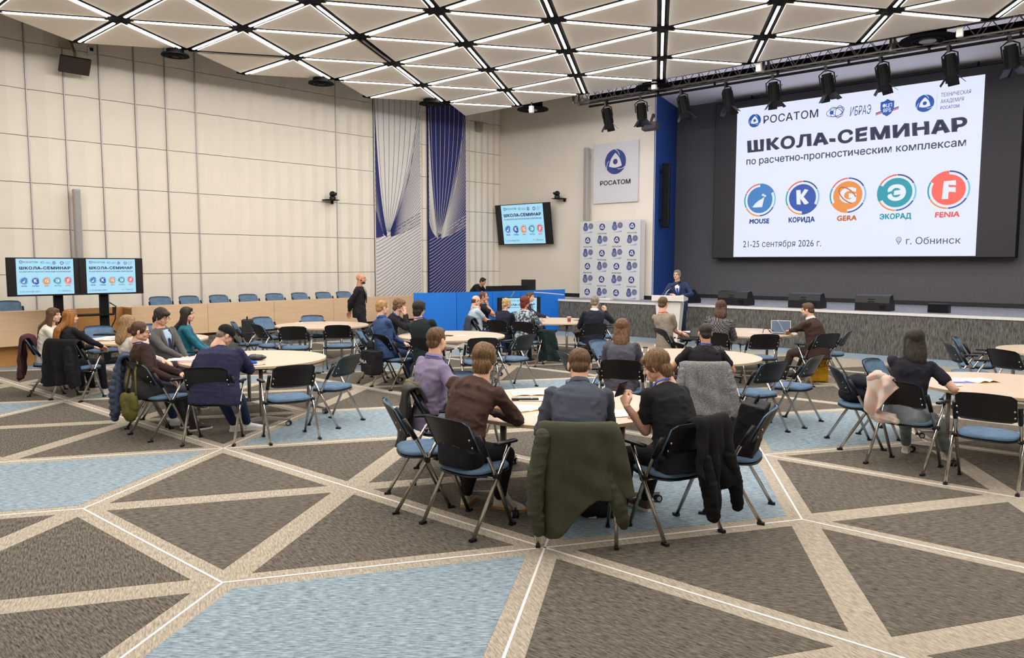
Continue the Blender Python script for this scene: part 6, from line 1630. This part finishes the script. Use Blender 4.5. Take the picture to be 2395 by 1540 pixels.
blob('backpack', 'mustard yellow backpack on the floor behind the chair of the man in brown', 'backpack', T_((p.x, p.y, 0)), [], F_('mustard_nylon', (168, 124, 20), .8, .15), seed=9, amp=.014, boxes=[((0, 0, .22), (.34, .22, .43)), ((0, -.11, .14), (.24, .08, .22))], extra=lambda t: (pack_x(t, z0=.46, y=0), kid('pocket_flap', MB().box((0, -.135, .24), (.20, .02, .05)).mesh('flap', F_('mustard_nylon', (168, 124, 20))), t)))
blob('backpack', 'black backpack on the floor beside the leg of the table with the paper cup', 'backpack', T_((1.52, 16.0, 0)), [((0, 0, .18), (.20, .14, .20)), ((-.04, 0, .38), (.17, .12, .18)), ((.10, -.05, .10), (.18, .12, .11))], M_bag, seed=10, amp=.012, extra=lambda t: pack_x(t, z0=.55, y=0))
# olive crossbody bag on the bun-haired woman's chair
def obag(t):
    kid('strap', MB().tube([(-.13, .02, .22), (-.17, .10, .50), (-.06, .12, .57), (.02, .10, .56), (.12, .03, .48), (.17, .01, .22)], .011, 6, flat=.5).mesh('bag_strap', F_('olive_bag', (98, 94, 44)), True), t)
blob('shoulder_bag', 'olive green crescent bag hanging on a chair back', 'bag', cmat('i4') @ T_((0.02, -.36, .30)), [((0, 0, .04), (.17, .06, .13)), ((-.10, 0, .12), (.10, .05, .11)), ((.10, 0, .13), (.10, .05, .12)), ((0, 0, .16), (.15, .04, .07))], F_('olive_bag', (98, 94, 44), .8, .12), seed=11, extra=obag)
p = G(1250, 1218)
blob('fabric_scrap', 'small bright blue cloth corner on the carpet by the parka', 'cloth', T_((p.x, p.y + .05, .0)), [((0, 0, .02), (.05, .07, .02)), ((.06, 0, .02), (.05, .04, .015))], F_('bright_blue', (20, 96, 200)), seed=12)
blob('backpack', 'black bag lying on the floor under the chair with the olive parka', 'bag', T_((.62, 5.78, 0)), [((0, 0, .08), (.15, .12, .09)), ((.09, 0, .07), (.12, .10, .08))], M_bag, seed=13, extra=lambda t: pack_x(t, z0=.15, y=0))

# ------------------------------------------------------------------ things on the tables
TZ = .7405
def on(px, py, z=TZ): return G(px, py, z)
def mtable(px, py, rz, dz=0): p = on(px, py, TZ + dz); return Matrix.Translation(p) @ Matrix.Rotation(rad(rz), 4, 'Z')
M_print = mat('printed_page', srgb(228, 226, 220), .8, 0, .06, 30, stretch=(1, 12, 1)); M_yel = mat('yellow_cover', srgb(226, 186, 96), .6); M_bluep = mat('blue_print', srgb(96, 108, 190), .6)
def sheets(px, py, rz, label, n=1, w=.21, h=.297, name='paper', cover=None, th=.0022, dz=0, cat='paper'):
    t = thing(name, label, cat, M=mtable(px, py, rz, dz))
    r = random.Random(px)
    for k in range(n):
        kid('sheet', MB().box((r.uniform(-.01, .01) * k, r.uniform(-.01, .01) * k, th * (k + .5)), (w, h, th * .9), Matrix.Rotation(r.uniform(-.06, .06) * k, 3, 'Z')).mesh('sheet', cover if (cover and k == n - 1) else M_paper), t)
    kid('print', MB().box((-.01, .03, th * n + .0005), (w * .7, h * .5, .0006)).mesh('print', M_print if cover is None else M_white), t)
    return t
def openbook(px, py, rz, label, dz=0, w=.17, h=.24, th=.018):
    t = thing('open_book', label, 'book', M=mtable(px, py, rz, dz)); m = MB()
    for s in (-1, 1):
        P = []
        for i in range(9):
            e = i / 8; P.append([(s * w * e, -h / 2, .003 + th * math.sin(math.pi * min(1, e * .9 + .08)) * (1 - .5 * e)), (s * w * e, h / 2, .003 + th * math.sin(math.pi * min(1, e * .9 + .08)) * (1 - .5 * e))])
        mm = MB().grid(P if s < 0 else P[::-1]); o = kid('page_block', mm.mesh('page_block', M_paper, True), t); q = o.modifiers.new('s', 'SOLIDIFY'); q.thickness = .004
    kid('cover', MB().box((0, 0, .0015), (2 * w + .012, h + .012, .003)).mesh('book_cover', M_yel), t)
openbook(1238, 922, 8, 'thick open book lying at the far left of the middle table')
sheets(1252, 934, 4, 'stack of printed sheets under the black folder', 3, .30, .20)
t = thing('folder', 'slim black folder beside the open book', 'folder', M=mtable(1228, 935, 3, .008)); kid('cover', MB().box((0, 0, .006), (.24, .06, .012)).mesh('folder', M_black), t); kid('band', MB().box((.06, 0, .0125), (.01, .062, .001)).mesh('folder_band', M_grey), t)
openbook(1222, 958, 35, 'open magazine in front of the man in the brown sweater', w=.16, th=.012)
sheets(1290, 968, -20, 'sheet of paper under the hand of the man in blue-grey', 1)
sheets(1448, 968, 12, 'booklet and papers between the blue-grey and black shirted men', 3, .21, .26)
t = thing('smartphone', 'dark smartphone held by the young man in the black T-shirt', 'phone', M=Matrix.Translation(f4['root'].matrix_world @ Vector((0, 0, 0))) if False else Matrix.Translation((0, 0, 0)))
_W = Matrix.Translation((CH['c5'][0], CH['c5'][1], 0)) @ Matrix.Rotation(rad(CH['c5'][2] - 90), 4, 'Z') @ f4['WL']
t.location = (_W.x - .035, _W.y + .06, _W.z + .115); t.rotation_euler = (rad(-50), rad(-12), rad(25))
bevel(kid('case', MB().box((0, 0, 0), (.076, .158, .009)).mesh('phone', M_black), t), .003); kid('screen', MB().box((0, 0, .0048), (.068, .148, .0006)).mesh('phone_screen', M_scr), t)
_W = Matrix.Translation((CH['m4'][0], CH['m4'][1], 0)) @ Matrix.Rotation(rad(CH['m4'][2] - 90), 4, 'Z') @ f26['WR']
t = thing('clicker', 'small dark device held up by the grey-haired man', 'device', (_W.x - .03, _W.y + .02, _W.z + .10)); bevel(kid('case', MB().box((0, 0, 0), (.05, .03, .07)).mesh('clicker', M_black), t), .006); kid('button', MB().cyl((0, -.016, .01), .008, .003, 10, R=Matrix.Rotation(rad(90), 3, 'X')).mesh('clicker_button', M_grey), t)
# right table
openbook(2296, 893, 12, 'folded brochure standing slightly open on the right table', w=.13, h=.20, th=.03)
sheets(2262, 889, -8, 'blue-edged brochure spread on the right table', 2, .34, .22, cover=M_paper)
sheets(2235, 893, 3, 'large blue printed sheet under the papers on the right table', 1, .30, .20, cover=M_bluep)
sheets(2222, 902, 8, 'white notebook at the edge of the right table', 3, .16, .11)
# left table (man in the cap)
t = blob('pencil_case', 'shiny black zipped pouch on the left round table', 'pouch', mtable(600, 843, 15), [((0, 0, .035), (.12, .07, .036)), ((-.03, .01, .045), (.07, .05, .035))], mat('shiny_black', srgb(24, 26, 36), .2, 0, .2, 20), vox=.007, amp=.006, sc=.06)
blob('blue_pouch', 'small bright blue pouch next to the shiny black one', 'pouch', mtable(592, 851, 0), [((0, 0, .015), (.05, .035, .016))], F_('bright_blue', (20, 96, 200)), vox=.006)
t = thing('pen', 'silver pen lying beside the black pouch', 'pen', M=mtable(604, 855, 28)); kid('barrel', MB().tube([(-.07, 0, .006), (.07, 0, .006)], .005, 8).mesh('pen', M_chrome, True), t); kid('tip', MB().tube([(.07, 0, .006), (.085, 0, .006)], [.005, .001], 8).mesh('pen_tip', M_black), t)
sheets(424, 842, 10, 'white papers on the left edge of the table with the pouch', 4, .30, .22)
sheets(434, 847, 5, 'red booklet sticking out under the white papers', 1, .20, .08, cover=mat('red_cover', srgb(196, 50, 60), .5))
sheets(700, 755, 12, 'single white slip on the empty back left table', 1, .16, .10)
# far-left paper table
rr = random.Random(3)
for k, (x, y, lb) in enumerate(((238, 792, 'white sheets nearest the copper-haired woman'), (262, 789, 'printed handouts in the middle of the paper-covered table'), (252, 797, 'brown patterned leaflet among the papers'), (276, 799, 'open yellow notebook on the paper-covered table'), (229, 797, 'booklet at the near edge of the paper-covered table'), (283, 790, 'stack of papers near the light-haired woman'))):
    sheets(x, y, rr.uniform(-30, 30), lb, 1 + k % 3, .26, .20, cover=[None, None, mat('brown_leaflet', srgb(170, 120, 90), .6), mat('pale_yellow', srgb(226, 214, 150), .7), None, None][k])
t = thing('laptop', 'closed black laptop at the far side of the paper-covered table', 'laptop', M=mtable(250, 784, 8)); bevel(kid('lid', MB().box((0, 0, .022), (.34, .24, .008)).mesh('laptop_lid', M_black), t), .003); bevel(kid('base', MB().box((0, 0, .009), (.34, .24, .016)).mesh('laptop_base', M_black), t), .003)
t = thing('pen', 'blue pen lying on the yellow notebook', 'pen', M=mtable(273, 797, 40, .008)); kid('barrel', MB().tube([(-.07, 0, .006), (.07, 0, .006)], .006, 8).mesh('pen2', M_bluep, True), t)
# bare middle back table
sheets(1078, 785, 15, 'white card on the table behind the man in the lilac shirt', 1, .16, .09); t = thing('smartphone', 'dark phone beside the white card', 'phone', M=mtable(1049, 786, 60)); bevel(kid('case', MB().box((0, 0, .005), (.075, .15, .009)).mesh('phone2', M_black), t), .003); kid('screen', MB().box((0, 0, .0100), (.066, .14, .0006)).mesh('phone_screen', M_scr), t)
def laptop(px, py, rz, label, screen, open_=112, m_=M_alu):
    t = thing('laptop', label, 'laptop', M=mtable(px, py, rz)); w, d = .33, .23
    bevel(kid('base', MB().box((0, 0, .009), (w, d, .016)).mesh('laptop_base', m_), t), .003)
    kid('keyboard', MB().box((0, .03, .0175), (w * .86, d * .5, .001)).mesh('laptop_keys', M_black), t)
    R = Matrix.Rotation(rad(open_ - 90) * -1, 3, 'X'); c = Vector((0, d / 2, .018)) + R @ Vector((0, 0, d / 2))
    bevel(kid('lid', MB().box(c, (w, .008, d), R).mesh('laptop_lid', m_), t), .003)
    kid('screen', MB().box(c + R @ Vector((0, -.0048, 0)), (w - .02, .0008, d - .02), R).mesh('laptop_screen', screen), t)
    return t
M_code = mat('laptop_glow', srgb(62, 84, 108), .4, 0, .35, 3, emit=.9, stretch=(.3, .3, 60))
t = laptop(1829, 783, -12, 'open laptop with a blue-grey screen in front of the man in the brown suit', M_code)
kid('curve', MB().tube([Vector(p) for p in [(-.06, .118, .235), (-.03, .116, .18), (0, .106, .13), (.02, .100, .08), (.05, .096, .045)]], .003, 5).mesh('laptop_curve', emi('screen_line', (150, 200, 230), 1), True), t)
laptop(1362, 750, -128, 'silver laptop seen edge-on beside the paper cup', M_scr)
x_, y_ = CH['e3'][0], CH['e3'][1]; q = cmat('e3') @ Vector((.14, .36, .705))
t = thing('tablet', 'dark tablet propped on the knees of the man in beige', 'tablet', (q.x, q.y, q.z), rad(-30)); t.rotation_euler = (rad(62), 0, rad(-35)); bevel(kid('case', MB().box((0, .09, 0), (.25, .19, .01)).mesh('tablet_case', M_black), t), .004); kid('screen', MB().box((0, .09, .0055), (.23, .17, .0006)).mesh('tablet_screen', M_scr), t)
sheets(1622, 777, 20, 'white papers beside the man in beige', 4, .30, .22)
sheets(1762, 778, 40, 'white booklet with a grey pen beside the woman in houndstooth', 2, .18, .12)
t = thing('cable', 'black cable looped on the table behind the laptop', 'cable', M=mtable(1797, 781, 0)); kid('loop', MB().tube([(-.10, 0, .006), (-.09, 0, .07), (-.03, .02, .10), (.03, .02, .05), (.06, .0, .01), (.0, -.02, .05), (.05, -.02, .075), (.10, 0, .04), (.13, 0, .006)], .006, 6).mesh('cable', M_black, True), t)
p = on(1331, 754); t = thing('paper_cup', 'brown and red paper cup on the table before the blue partition', 'cup', (p.x, p.y, TZ)); kid('cup', MB().cyl((0, 0, 0), .030, .105, 22, 0, .042).mesh('cup', mat('kraft_cup', srgb(176, 118, 86), .6)), t); kid('sleeve', MB().cyl((0, 0, .02), .0335, .05, 22, 0, .0385).mesh('cup_sleeve', mat('red_cup', srgb(140, 50, 48), .6)), t); kid('lid', MB().cyl((0, 0, .105), .044, .010, 22).mesh('cup_lid', M_white), t)
t = thing('cable', 'thin cable curled on the table beside the red-haired woman', 'cable', M=mtable(1266, 752, 0)); kid('loop', MB().tube([(-.08, 0, .005), (-.04, .02, .06), (0, .0, .09), (.03, .0, .02), (-.02, -.03, .006), (.08, -.02, .005)], .004, 6).mesh('cable2', mat('tan_cable', srgb(160, 130, 96), .6), True), t)
sheets(1364, 747, 10, 'teal and white papers beside the silver laptop', 2, .30, .20, cover=mat('teal_paper', srgb(110, 168, 178), .6))
openbook(1507, 822, 24, 'open booklet in front of the woman in the grey sweatshirt', w=.14, th=.03)
sheets(1489, 817, 0, 'standing white card behind the woman in the grey sweatshirt', 4, .12, .16)
p = on(1509, 826); t = thing('drinking_glass', 'short dark-rimmed glass beside the open booklet', 'glass', (p.x, p.y, TZ)); kid('glass', MB().cyl((0, 0, 0), .03, .07, 18, 0, .034).mesh('glass', M_grey), t); kid('rim', MB().cyl((0, 0, .07), .035, .012, 18).mesh('glass_rim', M_black), t)
bpy.data.scenes.remove(TMP)
